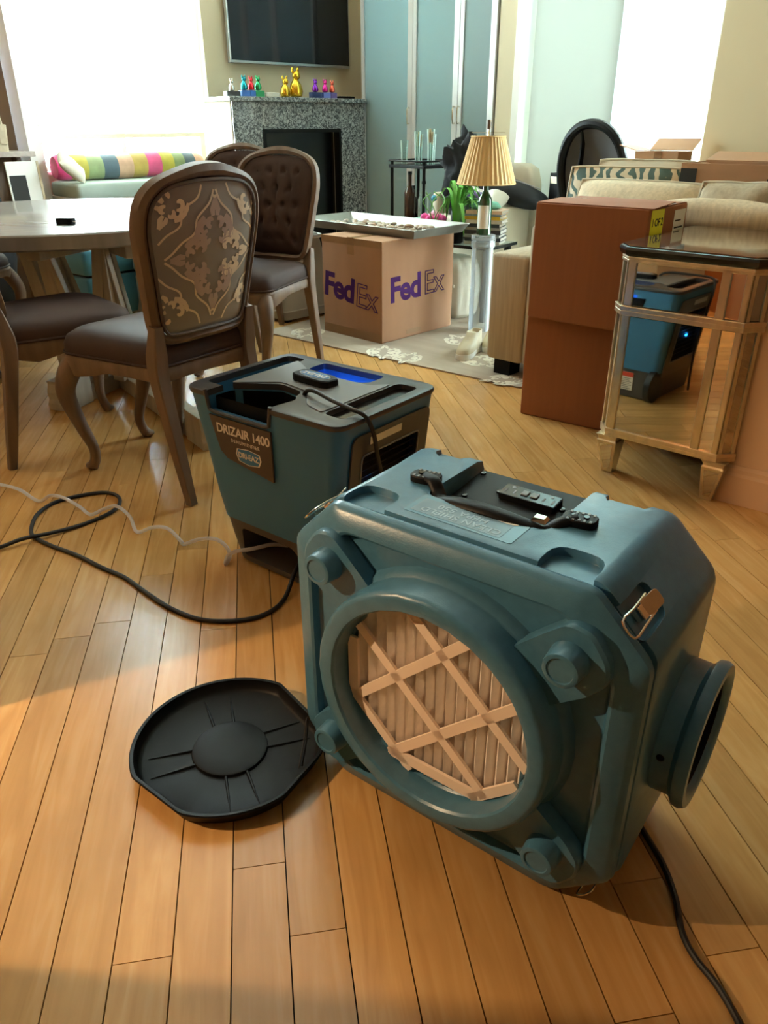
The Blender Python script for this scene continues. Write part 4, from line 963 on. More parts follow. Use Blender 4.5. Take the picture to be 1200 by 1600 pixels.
# ================================================================== MIRRORED CHEST
def make_chest():
    T = thing('mirrored_chest', 'small mirrored chest in champagne frames on tapered feet beside the wall', 'chest', 0.912, 2.345, 0, 131)
    D = 0.63
    plan = [(-0.185, 0), (0.185, 0), (0.222, 0.042), (0.222, D), (-0.222, D), (-0.222, 0.042)]
    MB().prism(plan, 0.142, 0.733).build('body', MT['black'], T, 0)
    gp = lambda k: [(-0.185-k*0.6, -k), (0.185+k*0.6, -k), (0.222+k, 0.042-k*0.4), (0.222+k, D), (-0.222-k, D), (-0.222-k, 0.042-k*0.4)]
    MB().loft([[(x, y, 0.733) for x, y in gp(0.012)], [(x, y, 0.739) for x, y in gp(0.018)], [(x, y, 0.752) for x, y in gp(0.022)], [(x, y, 0.760) for x, y in gp(0.018)], [(x, y, 0.763) for x, y in gp(0.010)]]).build('top_slab', MT['black_gloss'], T, 0)
    MB().prism(gp(0.011), 0.7632, 0.7655).build('top_glass', MT['topglass'], T, 0)
    def fr(x0, x1, z0, z1, M=Matrix.Identity(4), d=0.008, b=0.0):
        return MB().box(x0, x1, -d, 0.0, z0, z1, M)
    I = Matrix.Identity(4)
    ML = Matrix.Translation((-0.222, 0.042, 0)) @ Matrix.Rotation(atan2(-0.042, 0.037), 4, 'Z'); wl = sqrt(0.042**2+0.037**2)
    MR = Matrix.Translation((0.185, 0, 0)) @ Matrix.Rotation(atan2(0.042, 0.037), 4, 'Z')
    # drawer and door mirrors
    MB().box(-0.160, 0.100, -0.004, 0.0, 0.585, 0.715).build('drawer_mirror', MT['mirror'], T, 0)
    MB().box(-0.160, 0.100, -0.004, 0.0, 0.170, 0.550).build('door_mirror', MT['mirror'], T, 0)
    MB().box(0.128, 0.168, -0.004, 0.0, 0.585, 0.715).build('stile_mirror', MT['mirror'], T, 0)
    MB().box(0.128, 0.168, -0.004, 0.0, 0.170, 0.550).build('stile_mirror', MT['mirror'], T, 0)
    for M in (ML, MR):
        for z0, z1 in ((0.585, 0.715), (0.170, 0.550)):
            MB().box(0.012, wl-0.012, -0.003, 0.0, z0, z1, M).build('corner_mirror', MT['mirror'], T, 0)
            MB().box(0.0, 0.012, -0.008, 0.0, z0-0.02, z1+0.012, M).build('frame_moulding', MT['gold'], T, 0, 0.002)
            MB().box(wl-0.012, wl, -0.008, 0.0, z0-0.02, z1+0.012, M).build('frame_moulding', MT['gold'], T, 0, 0.002)
    for x0, x1 in ((-0.187, -0.160), (0.100, 0.128), (0.168, 0.187)):
        for z0, z1 in ((0.160, 0.556), (0.580, 0.727)):
            MB().box(x0, x1, -0.010, 0.0, z0, z1).build('frame_moulding', MT['gold'], T, 0, 0.003)
    for z0, z1, e in ((0.142, 0.170, 0.010), (0.553, 0.583, 0.014), (0.715, 0.733, 0.010)):
        for q in range(2):
            zz0 = z0+(z1-z0)*q/2; zz1 = z0+(z1-z0)*(q+1)/2
            MB().prism([(-0.186-e*0.4, -e-0.003*q), (0.186+e*0.4, -e-0.003*q), (0.223+e, 0.040), (0.2225, 0.043), (0.185, 0.002), (-0.185, 0.002), (-0.2225, 0.043), (-0.223-e, 0.040)], zz0, zz1).build('band_moulding', MT['gold'], T, 0, 0.002)
    for sx, sy in ((-1, 0), (1, 0), (-1, 1), (1, 1)):
        cx = sx*0.182; cyy = 0.03 if sy == 0 else D-0.04
        def sq(h, z, ox=0.0): return [(cx+ox+a*h, cyy+b*h, z) for a, b in ((-1, -1), (1, -1), (1, 1), (-1, 1))]
        f = MB().loft([sq(0.019, 0.0, -sx*0.008), sq(0.036, 0.118), sq(0.032, 0.123), sq(0.034, 0.132), sq(0.040, 0.142)]).build('foot', MT['gold'], T, 0, 0.002)
        def pan(h, z, y=-1.0, ox=0.0): return (cx+ox+h, cyy, z)
        P = [(-0.011-sx*0.006, 0.016), (0.011-sx*0.006, 0.016), (0.024, 0.108), (-0.024, 0.108)]
        yz = lambda z: -(0.019+(0.036-0.019)*z/0.118)-0.0012
        MB().loft([[(cx+x, cyy+yz(z), z) for x, z in P], [(cx+x, cyy+yz(z)+0.003, z) for x, z in P]]).build('foot_mirror', MT['mirror'], f, 0)
    MB().box(0.2225, 0.2235, 0.10, 0.17, 0.55, 0.70).build('paper_tag', MT['white'], T, 0)
    return T
make_chest()
# ================================================================== SOFT SHAPES
from mathutils import noise as mnoise
def blob(c, r, amp=0.2, freq=3.0, n=24, m=14, seed=0.0, M=None, flat=None):
    mb = MB(); rings = []
    for k in range(m+1):
        ph = -pi/2+0.02+(pi-0.04)*k/m; ring = []
        for i in range(n):
            d = Vector((cos(ph)*cos(2*pi*i/n), cos(ph)*sin(2*pi*i/n), sin(ph)))
            s = 1+amp*mnoise.noise(d*freq+Vector((seed, seed*1.7, -seed)))+amp*0.4*mnoise.noise(d*freq*2.7+Vector((seed, 0, seed)))
            p = Vector((c[0]+r[0]*d.x*s, c[1]+r[1]*d.y*s, c[2]+r[2]*d.z*s))
            if flat is not None: p.z = max(p.z, flat)
            ring.append(M @ p if M is not None else p)
        rings.append(ring)
    return mb.loft(rings)
def pillow(W, H, T, M, n=14, wob=0.0, seed=0):
    """square cushion, W by H in the local xz plane, T thick along y"""
    f = []; b = []
    for j in range(n+1):
        for i in range(n+1):
            u = -1+2*i/n; v = -1+2*j/n
            th = T/2*(max(0, (1-abs(u)**2.6))*max(0, (1-abs(v)**2.6)))**0.55
            pinch = 1-0.05*(u*u*v*v) - 0.04*(1-abs(u*v))
            w = wob*mnoise.noise(Vector((u*1.5, v*1.5, seed)))
            f.append(M @ Vector((u*W/2*pinch, -th+w, v*H/2*pinch))); b.append(M @ Vector((u*W/2*pinch, th+w, v*H/2*pinch)))
    q = lambda i, j: j*(n+1)+i
    fs = [(q(i, j), q(i+1, j), q(i+1, j+1), q(i, j+1)) for j in range(n) for i in range(n)]
    return MB().add(f, fs).add(b, [tuple(reversed(t)) for t in fs])
def pillow_edge(W, H, M, r=0.005, wob=0.0, seed=0, n=14):
    P = []
    for (a, b_) in (((-1, -1), (1, -1)), ((1, -1), (1, 1)), ((1, 1), (-1, 1)), ((-1, 1), (-1, -1))):
        for i in range(n):
            u = a[0]+(b_[0]-a[0])*i/n; v = a[1]+(b_[1]-a[1])*i/n
            pinch = 1-0.05*(u*u*v*v)-0.04*(1-abs(u*v)); w = wob*mnoise.noise(Vector((u*1.5, v*1.5, seed)))
            P.append(M @ Vector((u*W/2*pinch, w, v*H/2*pinch)))
    return MB().tube(P, r, 6, closed=True)
def RX(a): return Matrix.Rotation(radians(a), 4, 'X')
def RZ(a): return Matrix.Rotation(radians(a), 4, 'Z')
def RY(a): return Matrix.Rotation(radians(a), 4, 'Y')
def TR(x, y, z): return Matrix.Translation((x, y, z))
def w1thing(name, label, cat, x, y, z, group=None):
    p = W1 @ Vector((x, y, z)); return thing(name, label, cat, p.x, p.y, p.z, 48.3, group)

# ================================================================== RUG
rg = thing('rug', 'beige area rug with cream scroll motifs in front of the cabinet', 'rug', -0.71, 4.506, 0, 129)
rgo = MB().prism(rpoly([(0, 0), (1.735, 0), (1.735, 2.0), (0, 2.0)], 0.02, 3), 0.0005, 0.008).build('rug_field', MT['rug'], rg, 0)
rinv = frame(-0.71, 4.506, 129).inverted()
for i, (x, y, a, R) in enumerate(((0.0, 4.03, 0.6, 0.085), (0.13, 3.93, 3.4, 0.07), (0.50, 3.86, 1.1, 0.09), (0.59, 3.53, 2.3, 0.075), (0.44, 4.28, 4.2, 0.09), (-0.45, 4.48, 0.4, 0.09))):
    p = rinv @ Vector((x, y, 0)); m = MB(); sf = lambda u, v, l: Vector((u, v, 0.0083+l))
    palmette(m, p.x, p.y, a, R, 0.0, sf, wide=0.12); palmette(m, p.x, p.y, a+pi, R*0.9, 0.0004, sf, wide=0.12)
    o = m.build('scroll_motif', MT['rug_motif'], rgo, 0); o['kind'] = 'stuff'

# ================================================================== PEBBLE TRAY
ty = thing('metal_tray', 'shallow zinc tray of pebbles on top of the parcel carton', 'tray', -0.02, 4.76, 0.5505, 134)
def trq(a, b, z, i): return [(-a+i, -b+i, z), (a-i, -b+i, z), (a-i, b-i, z), (-a+i, b-i, z)]
MB().loft([trq(0.485, 0.235, 0.0, 0.03), trq(0.485, 0.235, 0.045, 0.0), trq(0.485, 0.235, 0.048, 0.002), trq(0.485, 0.235, 0.045, 0.006), trq(0.485, 0.235, 0.004, 0.036)]).build('tray_body', MT['zinc'], ty, 0)
st_me = []
for q in range(5):
    me = blob((0, 0, 0), (0.020+0.004*q % 0.01, 0.016, 0.011), 0.25, 1.2, 12, 7, q*3.1).mesh('pebble', 80); me.materials.append(MT['stone2' if q % 3 == 2 else 'stone']); st_me.append(me)
tm = frame(-0.02, 4.76, 134)
rs_ = random.Random(5)
for q in range(64):
    lx = -0.36+0.76*rs_.random(); ly = -0.17+0.30*rs_.random(); 
    if q < 14: lx = 0.16+0.22*rs_.random(); ly = -0.13+0.17*rs_.random()
    p = tm @ Vector((lx, ly, 0.5505+0.0155+(0.016 if q < 14 else 0.0)))
    o = bpy.data.objects.new('pebble', st_me[q % 5]); COL.objects.link(o); o.location = p; o.rotation_euler = (rs_.uniform(-.2, .2), rs_.uniform(-.2, .2), rs_.uniform(0, 6.28))
    br = st_me[q % 5].materials[0] == MT['stone2']
    tag(o, 'smooth %s pebble %s the zinc tray' % ('brown' if br else 'beige', 'heaped in the pile at the right end of' if q < 14 else 'lying flat in'), 'pebble', 'pebbles in the zinc tray')
p = tm @ Vector((-0.13, -0.12, 0.5505+0.018))
tag(blob((0, 0, 0), (0.03, 0.026, 0.014), 0.1, 2, 14, 8).build('lime_slice', MT['yellow'], None, 80), 'yellow green round piece among the pebbles in the tray', 'ornament').location = p

# ================================================================== SLIPCOVERED STOOL left of the carton
so_ = thing('slipcovered_stool', 'grey slipcovered stool with white edge between tufted chair and carton', 'stool', -0.62, 5.02, 0.0, 134)
MB().loft([[(x, y, z) for x, y in rrect(w, w*0.9, 0.05, 4)] for z, w in ((0.06, 0.46), (0.30, 0.42), (0.46, 0.36), (0.50, 0.34), (0.515, 0.28))]).build('slipcover', MT['greyfab'], so_)
MB().loft([[(x+0.0, y, z) for x, y in rrect(w, w*0.9, 0.05, 4)] for z, w in ((0.02, 0.45), (0.07, 0.468), (0.075, 0.46))]).build('skirt', MT['greyfab'], so_)
MB().tube([(x, y, 0.485) for x, y in rrect(0.365, 0.33, 0.05, 4)], 0.012, 8, closed=True).build('white_edge', MT['white'], so_)
for sx in (-1, 1):
    for sy in (-1, 1): MB().box(sx*0.18-0.02, sx*0.18+0.02, sy*0.16-0.02, sy*0.16+0.02, 0.0, 0.05).build('leg', MT['black'], so_, 0)

# ================================================================== SOFA and cushions
sf_ = thing('sofa', 'oatmeal fabric sofa with low square arm behind the cartons', 'sofa', 0.50, 3.669, 0.0085, 133)
def soft(x0, x1, y0, y1, z0, z1, r=0.02): 
    return MB().loft([[(x+(x0+x1)/2, y+(y0+y1)/2, z) for x, y in rrect(x1-x0-2*i, y1-y0-2*i, r, 3)] for z, i in ((z0, 0.006), (z0+0.012, 0.0), (z1-0.02, 0.0), (z1-0.006, 0.005), (z1, 0.018))])
soft(0.0, 0.20, 0.0, 0.70, 0.075, 0.565).build('arm', MT['sofa'], sf_, 50)
soft(1.125, 1.27, 0.0, 0.70, 0.075, 0.565).build('arm', MT['sofa'], sf_, 50)
soft(0.202, 1.123, 0.0, 0.15, 0.075, 0.70).build('backrest', MT['sofa'], sf_, 50)
soft(0.202, 1.123, 0.152, 0.70, 0.075, 0.42).build('seat', MT['sofa'], sf_, 50)
MB().tube([(0.006, y, 0.556) for y in (0.01, 0.69)], 0.004, 6).build('piping', MT['sofa_lt'], sf_)
for x in (0.04, 1.16):
    for y in (0.05, 0.62): MB().box(x, x+0.09, y-0.03, y+0.06, 0.0, 0.075).build('foot', MT['black'], sf_, 0)
SM = frame(0.50, 3.669, 133, 0.0085)
def cushion(label, W, H, T, loc, rx, rz, m, wob=0.012, seed=0, edge=None, group=None):
    c = thing('cushion', label, 'cushion', loc[0], loc[1], loc[2], rz, group); M = TR(0, 0, 0) @ RX(rx)
    pillow(W, H, T, M, wob=wob, seed=seed).build('cover', m, c, 80)
    pillow_edge(W, H, M, 0.005, wob, seed).build('piping', edge or m, c)
    return c
p = SM @ Vector((0.515, 0.30, 0.665)); cushion('big oatmeal sofa cushion sagging just behind the upper brown carton', 0.60, 0.44, 0.18, p, -14, 133, MT['sofa_lt'], 0.02, 1, MT['cream'])
p = SM @ Vector((0.96, 0.285, 0.665)); cushion('long rounded oatmeal sofa cushion behind the mirrored chest top', 0.34, 0.46, 0.16, p, -12, 130, MT['sofa'], 0.02, 2, MT['cream'])
p = SM @ Vector((0.98, 0.04, 0.775)); c = thing('rolled_throw', 'rolled oatmeal throw along the sofa back next to the mirrored chest', 'throw', p.x, p.y, p.z, 133)
blob((0, 0.0, 0), (0.34, 0.075, 0.068), 0.10, 2.0, 20, 16, 4.0).build('roll', MT['sofa_lt'], c, 80)
p = SM @ Vector((0.37, 0.47, 0.685)); cushion('zebra print cushion with beige back lying behind the sofa back', 0.52, 0.48, 0.11, p, -8, 118, MT['zebra'], 0.015, 5, MT['cream'])
p = SM @ Vector((0.40, 0.605, 0.70)); cushion('plain cream cushion standing behind the zebra cushion', 0.46, 0.50, 0.09, p, -4, 126, MT['cream'], 0.01, 6)

# ================================================================== BAR TABLE, ARMCHAIR, THROWS
bt = thing('side_table', 'small black side table holding glasses in front of the frosted cabinet', 'table', 0.27, 5.86, 0.0085, 138)
MB().prism(rrect(0.36, 0.30, 0.01, 2), 0.82, 0.84).build('table_top', MT['black'], bt, 0, 0.002)
MB().tube([(x, y, 0.865) for x, y in rrect(0.36, 0.30, 0.02, 3)], 0.007, 6, closed=True).build('gallery_rail', MT['black'], bt)
MB().prism(rrect(0.34, 0.28, 0.01, 2), 0.46, 0.475).build('shelf', MT['black'], bt, 0)
for sx in (-1, 1):
    for sy in (-1, 1): MB().tube([(sx*0.16, sy*0.13, 0.0), (sx*0.16, sy*0.13, 0.87)], 0.011, 8).build('leg', MT['black'], bt)
BT = frame(0.27, 5.86, 138, 0.0085)
for i, (x, y, h, r, desc) in enumerate(((-0.12, -0.05, 0.15, 0.030, 'stemless glass at the left end of the black side table'), (-0.05, 0.03, 0.19, 0.026, 'tall glass vase with peach stems on the black side table'), (0.02, -0.06, 0.21, 0.022, 'slim tall champagne glass on the black side table'), (0.07, 0.04, 0.19, 0.024, 'glass tumbler behind the slim champagne glass'), (0.12, -0.03, 0.22, 0.028, 'tallest flared glass at the right of the black side table'))):
    q = BT @ Vector((x, y, 0.8405)); g = thing('glass', desc, 'glass', q.x, q.y, q.z, 90, 'glasses on the black side table')
    MB().lathe([(r*0.7, 0), (r*0.75, 0.004), (r*0.8, h*0.5), (r, h), (r*0.93, h), (r*0.72, h*0.5), (r*0.6, 0.008), (0.001, 0.008)], 16).build('bowl', MT['glass'], g)
    if i in (1, 4):
        for k in range(3): MB().ellipsoid((0.012*cos(k*2.1), 0.012*sin(k*2.1), h*0.75+0.01*k), (0.010, 0.010, 0.045), 8, 6).build('peach_stem', MT['wall_warm'], g)
for x, y, h, m, desc in ((-0.06, -0.05, 0.30, 'brownglass', 'tall brown wine bottle on the shelf of the black side table'), (0.05, -0.02, 0.24, 'glass', 'clear glass bottle on the shelf of the black side table'), (-0.12, 0.04, 0.20, 'black_gloss', 'short black bottle on the shelf of the black side table')):
    q = BT @ Vector((x, y, 0.4755)); g = thing('bottle', desc, 'bottle', q.x, q.y, q.z)
    MB().lathe([(0.036, 0), (0.038, 0.004), (0.038, h*0.6), (0.030, h*0.68), (0.014, h*0.76), (0.013, h*0.97), (0.015, h)], 18).build('bottle_body', MT[m], g)
    MB().lathe([(0.0155, h+0.0003), (0.0155, h+0.02)], 12).build('cap', MT['black'], g)
ac = thing('armchair', 'cream armchair with rounded back under a black coat near the cabinet', 'armchair', 0.655, 5.45, 0.0085, 145); ac.scale = (0.84, 0.84, 1)
soft(-0.27, 0.27, -0.26, 0.18, 0.10, 0.44, 0.06).build('seat', MT['cream'], ac, 50)
soft(-0.26, 0.26, -0.28, 0.14, 0.442, 0.55, 0.06).build('seat_cushion', MT['cream'], ac, 50)
soft(-0.36, -0.275, -0.22, 0.20, 0.10, 0.68, 0.04).build('arm', MT['cream'], ac, 60)
soft(0.275, 0.36, -0.22, 0.20, 0.10, 0.62, 0.04).build('arm', MT['cream'], ac, 60)
MB().loft([[(x, 0.245+0.012*k+y, z) for x, y in rrect(w, 0.11, 0.05, 4)] for k, (z, w) in enumerate(((0.10, 0.72), (0.45, 0.72), (0.74, 0.70), (0.83, 0.60), (0.86, 0.40)))]).build('back', MT['cream'], ac, 60)
for x in (-0.33, 0.28):
    for y in (-0.20, 0.22): MB().box(x, x+0.05, y-0.02, y+0.03, 0, 0.10).build('leg', MT['black'], ac, 0)
AC = frame(0.655, 5.45, 145)
q = AC @ Vector((-0.10, -0.06, 0.80)); c = thing('coat', 'black fluffy coat slung over the back of the cream armchair', 'coat', q.x, q.y, q.z)
blob((0, 0, 0.03), (0.14, 0.12, 0.20), 0.55, 3.2, 28, 18, 2.0).build('coat_body', MT['darkfab'], c, 80)
blob((0.0, -0.02, -0.16), (0.14, 0.09, 0.09), 0.5, 3.0, 24, 14, 5.0).build('sleeve', MT['darkfab'], c, 80)
q = AC @ Vector((0.14, -0.12, 0.66)); c = thing('white_pillow', 'small white pillow crumpled on the cream armchair behind the lamp', 'pillow', q.x, q.y, q.z, 150)
pillow(0.36, 0.26, 0.14, RX(-50) @ RZ(10), wob=0.03, seed=3).build('cover', MT['white'], c, 80)
q = AC @ Vector((0.25, 0.02, 0.0)); c = thing('garment_bag', 'long black zipped bag slumped over the right arm of the armchair', 'bag', q.x, q.y, 0.715, 110)
blob((0, 0, 0), (0.27, 0.10, 0.075), 0.12, 1.6, 24, 14, 7.0, RY(16)).build('bag_body', MT['darkfab'], c, 80)
MB().tube([RY(16) @ Vector((x, -0.04, 0.068+0.008*cos(x*4))) for x in [-0.18+0.03*k for k in range(13)]], 0.004, 6).build('zip', MT['silver'], c)
q = frame(0.62, 4.66, 127) @ Vector((-0.34, 0.275, 0.0085+0.4447)); c = thing('folded_clothes', 'heap of grey and purple clothes on the far corner of the coffee table', 'clothes', q.x, q.y, q.z, 110)
blob((0, 0, 0.12), (0.09, 0.06, 0.13), 0.18, 2.0, 24, 14, 9.0, None, 0.001).build('grey_garment', MT['greymesh'], c, 80)
blob((0.05, -0.02, 0.255), (0.07, 0.05, 0.03), 0.3, 2.0, 20, 10, 11.0).build('purple_garment', mat('purple cloth', '#6b5487', 0.9), c, 80)
# baby bouncer with oval tube frame
c = thing('baby_bouncer', 'charcoal mesh bouncer seat with black tube frame against the bright window', 'seat', 1.17, 4.73, 0.020, 140)
oval = [(0.215*cos(2*pi*k/40)+0.02, 0.10-0.22*(0.75+0.33*sin(2*pi*k/40))*0.6, 0.80+0.30*sin(2*pi*k/40)+0.02*cos(4*pi*k/40)) for k in range(40)]
MB().tube(oval, 0.026, 10, closed=True).build('frame', MT['black'], c)
mm = MB(); mm.loft([[(0.02+(x-0.02)*k, y+0.10*(1-k*k), 0.80+(z-0.80)*k) for x, y, z in oval] for k in (0.98, 0.85, 0.7, 0.5, 0.3, 0.1)], False, True)
mm.build('mesh_seat', MT['greymesh'], c, 80)
for q in range(3):
    MB().tube(catmull([(-0.15+0.02*q, 0.06, 0.93-0.05*q), (0.0, 0.09, 0.99-0.05*q), (0.17-0.02*q, 0.06, 0.92-0.05*q)], 6), 0.013, 8).build('fold', MT['greymesh'], c)
MB().tube(catmull([(-0.05, -0.03, 1.09), (-0.06, 0.0, 0.95), (-0.07, 0.0, 0.75), (-0.05, -0.02, 0.55)], 6), 0.016, 8, sec=[(-1, -0.3), (1, -0.3), (1, 0.3), (-1, 0.3)]).build('strap', MT['black'], c, 0)
MB().tube(catmull([(-0.15, 0.0, 0.66), (-0.17, 0.03, 0.3), (-0.18, 0.05, 0.02), (-0.15, -0.12, 0.015), (0.15, -0.12, 0.015), (0.19, 0.05, 0.02), (0.18, 0.03, 0.3), (0.18, 0.0, 0.66)], 6), 0.014, 8).build('stand', MT['black'], c)
c = thing('small_carton', 'small black and yellow carton beside the bouncer', 'box', 1.115, 5.14, 0.0085, 150)
MB().box(-0.06, 0.06, -0.05, 0.05, 0, 0.82).build('carton_body', MT['black'], c, 0, 0.003)
MB().box(-0.05, 0.05, -0.0515, -0.0505, 0.76, 0.80).build('label_band', MT['gold'], c, 0)
# open moving cartons by the right wall
def open_box(name_lab, x, y, az, W, D, H, m, flaps, extra=None):
    T = thing('open_carton', name_lab, 'box', x, y, 0, az, 'open cartons by the right wall')
    for a in ((0, W, 0, 0.005, 0, H), (0, W, D-0.005, D, 0, H), (0, 0.005, 0.0055, D-0.0055, 0, H), (W-0.005, W, 0.0055, D-0.0055, 0, H), (0.0055, W-0.0055, 0.0055, D-0.0055, 0.0, 0.006)): MB().box(*a).build('side', m, T, 0)
    for side, ang, w in flaps:
        L = {'f': (Matrix.Translation((W/2, 0.0, H)) @ RX(ang), W), 'b': (Matrix.Translation((W/2, D, H)) @ RZ(180) @ RX(ang), W), 'l': (Matrix.Translation((0, D/2, H)) @ RZ(-90) @ RX(ang), D), 'r': (Matrix.Translation((W, D/2, H)) @ RZ(90) @ RX(ang), D)}[side]
        MB().box(-L[1]/2, L[1]/2, -w, 0, 0.0005, 0.0045, L[0]).build('flap', m, T, 0)
    return T
p = SM @ Vector((0.645, 0.44, 0))
ob = open_box('large open carton with a black label behind the oatmeal sofa cushions', p.x, p.y, 133, 0.465, 0.25, 0.52, MT['card3'], (('f', 178, 0.12), ('b', -14, 0.13), ('l', 160, 0.11), ('r', 20, 0.11)))
ob.location.z = 0.4295
MB().box(0.0, 0.07, -0.0015, -0.0005, 0.39, 0.50).build('black_label', MT['ink'], ob, 0)
MB().box(0.36, 0.38, -0.0015, -0.0005, 0.42, 0.47).build('print_mark', MT['ink'], ob, 0)
ob2 = open_box('paler open carton further back beside the bouncer', 1.24, 4.13, 133, 0.22, 0.16, 0.97, MT['card3'], (('f', 170, 0.09), ('b', -30, 0.10), ('l', -15, 0.09)))
MB().box(0.10, 0.14, -0.0015, -0.0005, 0.84, 0.97).build('tape', MT['tape'], ob2, 0); ob2.location.z = 0.0085

# ================================================================== COFFEE TABLE and what stands on it
ct = thing('coffee_table', 'low glass coffee table with black frame behind the parcel carton', 'table', 0.62, 4.66, 0.0085, 127)
MB().box(-0.75, 0.0, 0.0, 0.34, 0.432, 0.444).build('glass_top', MT['glass'], ct, 0, 0.003)
MB().box(-0.75, 0.0, -0.004, -0.0005, 0.428, 0.446).box(0.0005, 0.004, 0.0, 0.34, 0.428, 0.446).build('edge_band', MT['black_gloss'], ct, 0)
for x in (-0.71, -0.04):
    for y in (0.04, 0.30): MB().box(x-0.015, x+0.015, y-0.015, y+0.015, 0, 0.43).build('leg', MT['black'], ct, 0)
ot = thing('tufted_ottoman', 'round white tufted ottoman under the glass coffee table', 'ottoman', 0.43, 4.98, 0.0085)
rings = []
for z, r in ((0.0, 0.16), (0.03, 0.178), (0.10, 0.186), (0.20, 0.188), (0.28, 0.18), (0.33, 0.16), (0.355, 0.12), (0.36, 0.04)):
    rings.append([((r-0.014*max(0, cos(8*2*pi*k/64+(pi if int(z*10) % 2 else 0)))**6)*cos(2*pi*k/64), (r-0.014*max(0, cos(8*2*pi*k/64+(pi if int(z*10) % 2 else 0)))**6)*sin(2*pi*k/64), z) for k in range(64)])
oo = MB().loft(rings).build('cover', MT['cream'], ot, 80)
for k in range(8): MB().ellipsoid((0.178*cos(2*pi*k/8), 0.178*sin(2*pi*k/8), 0.2), (0.012, 0.012, 0.012), 8, 6).build('button', MT['cream'], oo)
CT = frame(0.62, 4.66, 127, 0.0085)
# bottle lamp on a clear pedestal
pd = thing('acrylic_pedestal', 'clear acrylic column under the bottle lamp', 'pedestal', 0.565, 4.52, 0.0085)
MB().lathe([(0.060, 0.0), (0.060, 0.51), (0.056, 0.51), (0.056, 0.0)], 32, close=True).build('tube', MT['acrylic'], pd)
MB().lathe([(0.068, 0.511), (0.068, 0.535), (0.0, 0.536)], 32).build('cap', MT['acrylic'], pd)
MB().lathe([(0.066, 0.470), (0.068, 0.474), (0.068, 0.498), (0.066, 0.502), (0.0605, 0.502), (0.0605, 0.470)], 32, close=True).build('collar', MT['acrylic'], pd)
lp_ = thing('table_lamp', 'table lamp made from a green wine bottle with pleated tan shade', 'lamp', 0.565, 4.52, 0.0085+0.5365)
bo = MB().lathe([(0.036, 0), (0.040, 0.004), (0.040, 0.17), (0.036, 0.19), (0.020, 0.215), (0.016, 0.23), (0.0155, 0.30), (0.018, 0.302), (0.018, 0.31)], 24).build('bottle_base', MT['bottle'], lp_)
lab = []
for k in range(13):
    a = radians(200+k*8); lab.append((0.0408*cos(a), 0.0408*sin(a)))
MB().add([(x, y, 0.035) for x, y in lab]+[(x, y, 0.155) for x, y in lab], [(i, i+1, 14+i, 13+i) for i in range(12)]).build('bottle_label', MT['white'], bo)
MB().tube([(0, 0, 0.305), (0, 0, 0.53)], 0.006, 8).build('stem', MT['gold'], lp_)
pl_ = []
for z, r in ((0.262, 0.157), (0.268, 0.158), (0.49, 0.090), (0.498, 0.089)):
    pl_.append([((r+(0.0022 if k % 2 else -0.0022))*cos(2*pi*k/72), (r+(0.0022 if k % 2 else -0.0022))*sin(2*pi*k/72), z) for k in range(72)])
MB().loft(pl_, False, False).build('shade', MT['lampshade'], lp_, 20)
MB().tube([(0.158*cos(2*pi*k/48), 0.158*sin(2*pi*k/48), 0.265) for k in range(48)], 0.004, 6, closed=True).build('shade_trim', MT['lampshade'], lp_)
MB().tube([(0.0905*cos(2*pi*k/48), 0.0905*sin(2*pi*k/48), 0.495) for k in range(48)], 0.004, 6, closed=True).build('shade_trim', MT['lampshade'], lp_)
MB().lathe([(0.011, 0.5305), (0.0115, 0.575), (0.0, 0.575)], 12).build('finial', MT['wood'], lp_)
MB().box(-0.089, 0.089, -0.002, 0.002, 0.512, 0.515).build('shade_spider', MT['gold'], lp_, 0)
# books
bm_ = [('#d9d4c4', 0.018, 'lowest white magazine'), ('#4b4f52', 0.022, 'dark grey book second from the bottom'), ('#8f9a98', 0.016, 'pale grey magazine'), ('#39393c', 0.024, 'thick charcoal book'), ('#b9bcb6', 0.016, 'light grey magazine above the charcoal book'), ('#2f3a3c', 0.02, 'black green book'), ('#d8d3c9', 0.020, 'white book under the yellow one'), ('#d9b63a', 0.020, 'bright yellow book'), ('#7f96ad', 0.012, 'thin blue booklet on the yellow book'), ('#d7b9a2', 0.020, 'peach book at the top')]
z = 0.0085+0.4445; bx = CT @ Vector((-0.13, 0.175, 0))
for i, (col, h, desc) in enumerate(bm_):
    b = thing('book', desc+' of the stack on the coffee table', 'book', bx.x+0.006*sin(i*2.3), bx.y+0.008*cos(i*1.7), z, 112+4*sin(i*3.1), 'books stacked on the coffee table')
    m = mat('cover '+col, col, 0.5); h2 = h
    MB().box(-0.11, 0.11, -0.08, 0.08, 0.0, 0.0025).build('cover', m, b, 0); MB().box(-0.11, 0.11, -0.08, 0.08, h2-0.0025, h2).build('cover', m, b, 0)
    MB().box(-0.106, 0.106, -0.076, 0.078, 0.0026, h2-0.0026).build('pages', MT['white'], b, 0); MB().box(-0.11, 0.11, -0.0825, -0.0802, 0.0, h2).build('spine', m, b, 0)
    z += h2+0.0004
c = tag(blob((0, 0, 0), (0.09, 0.06, 0.025), 0.25, 2, 20, 10, 1.0, None, -0.018).build('turquoise_cloth', mat('turquoise cloth', '#7fbfae', 0.8), None, 80), 'crumpled turquoise cloth on top of the book stack', 'cloth'); c.location = (bx.x-0.01, bx.y, z+0.0185)
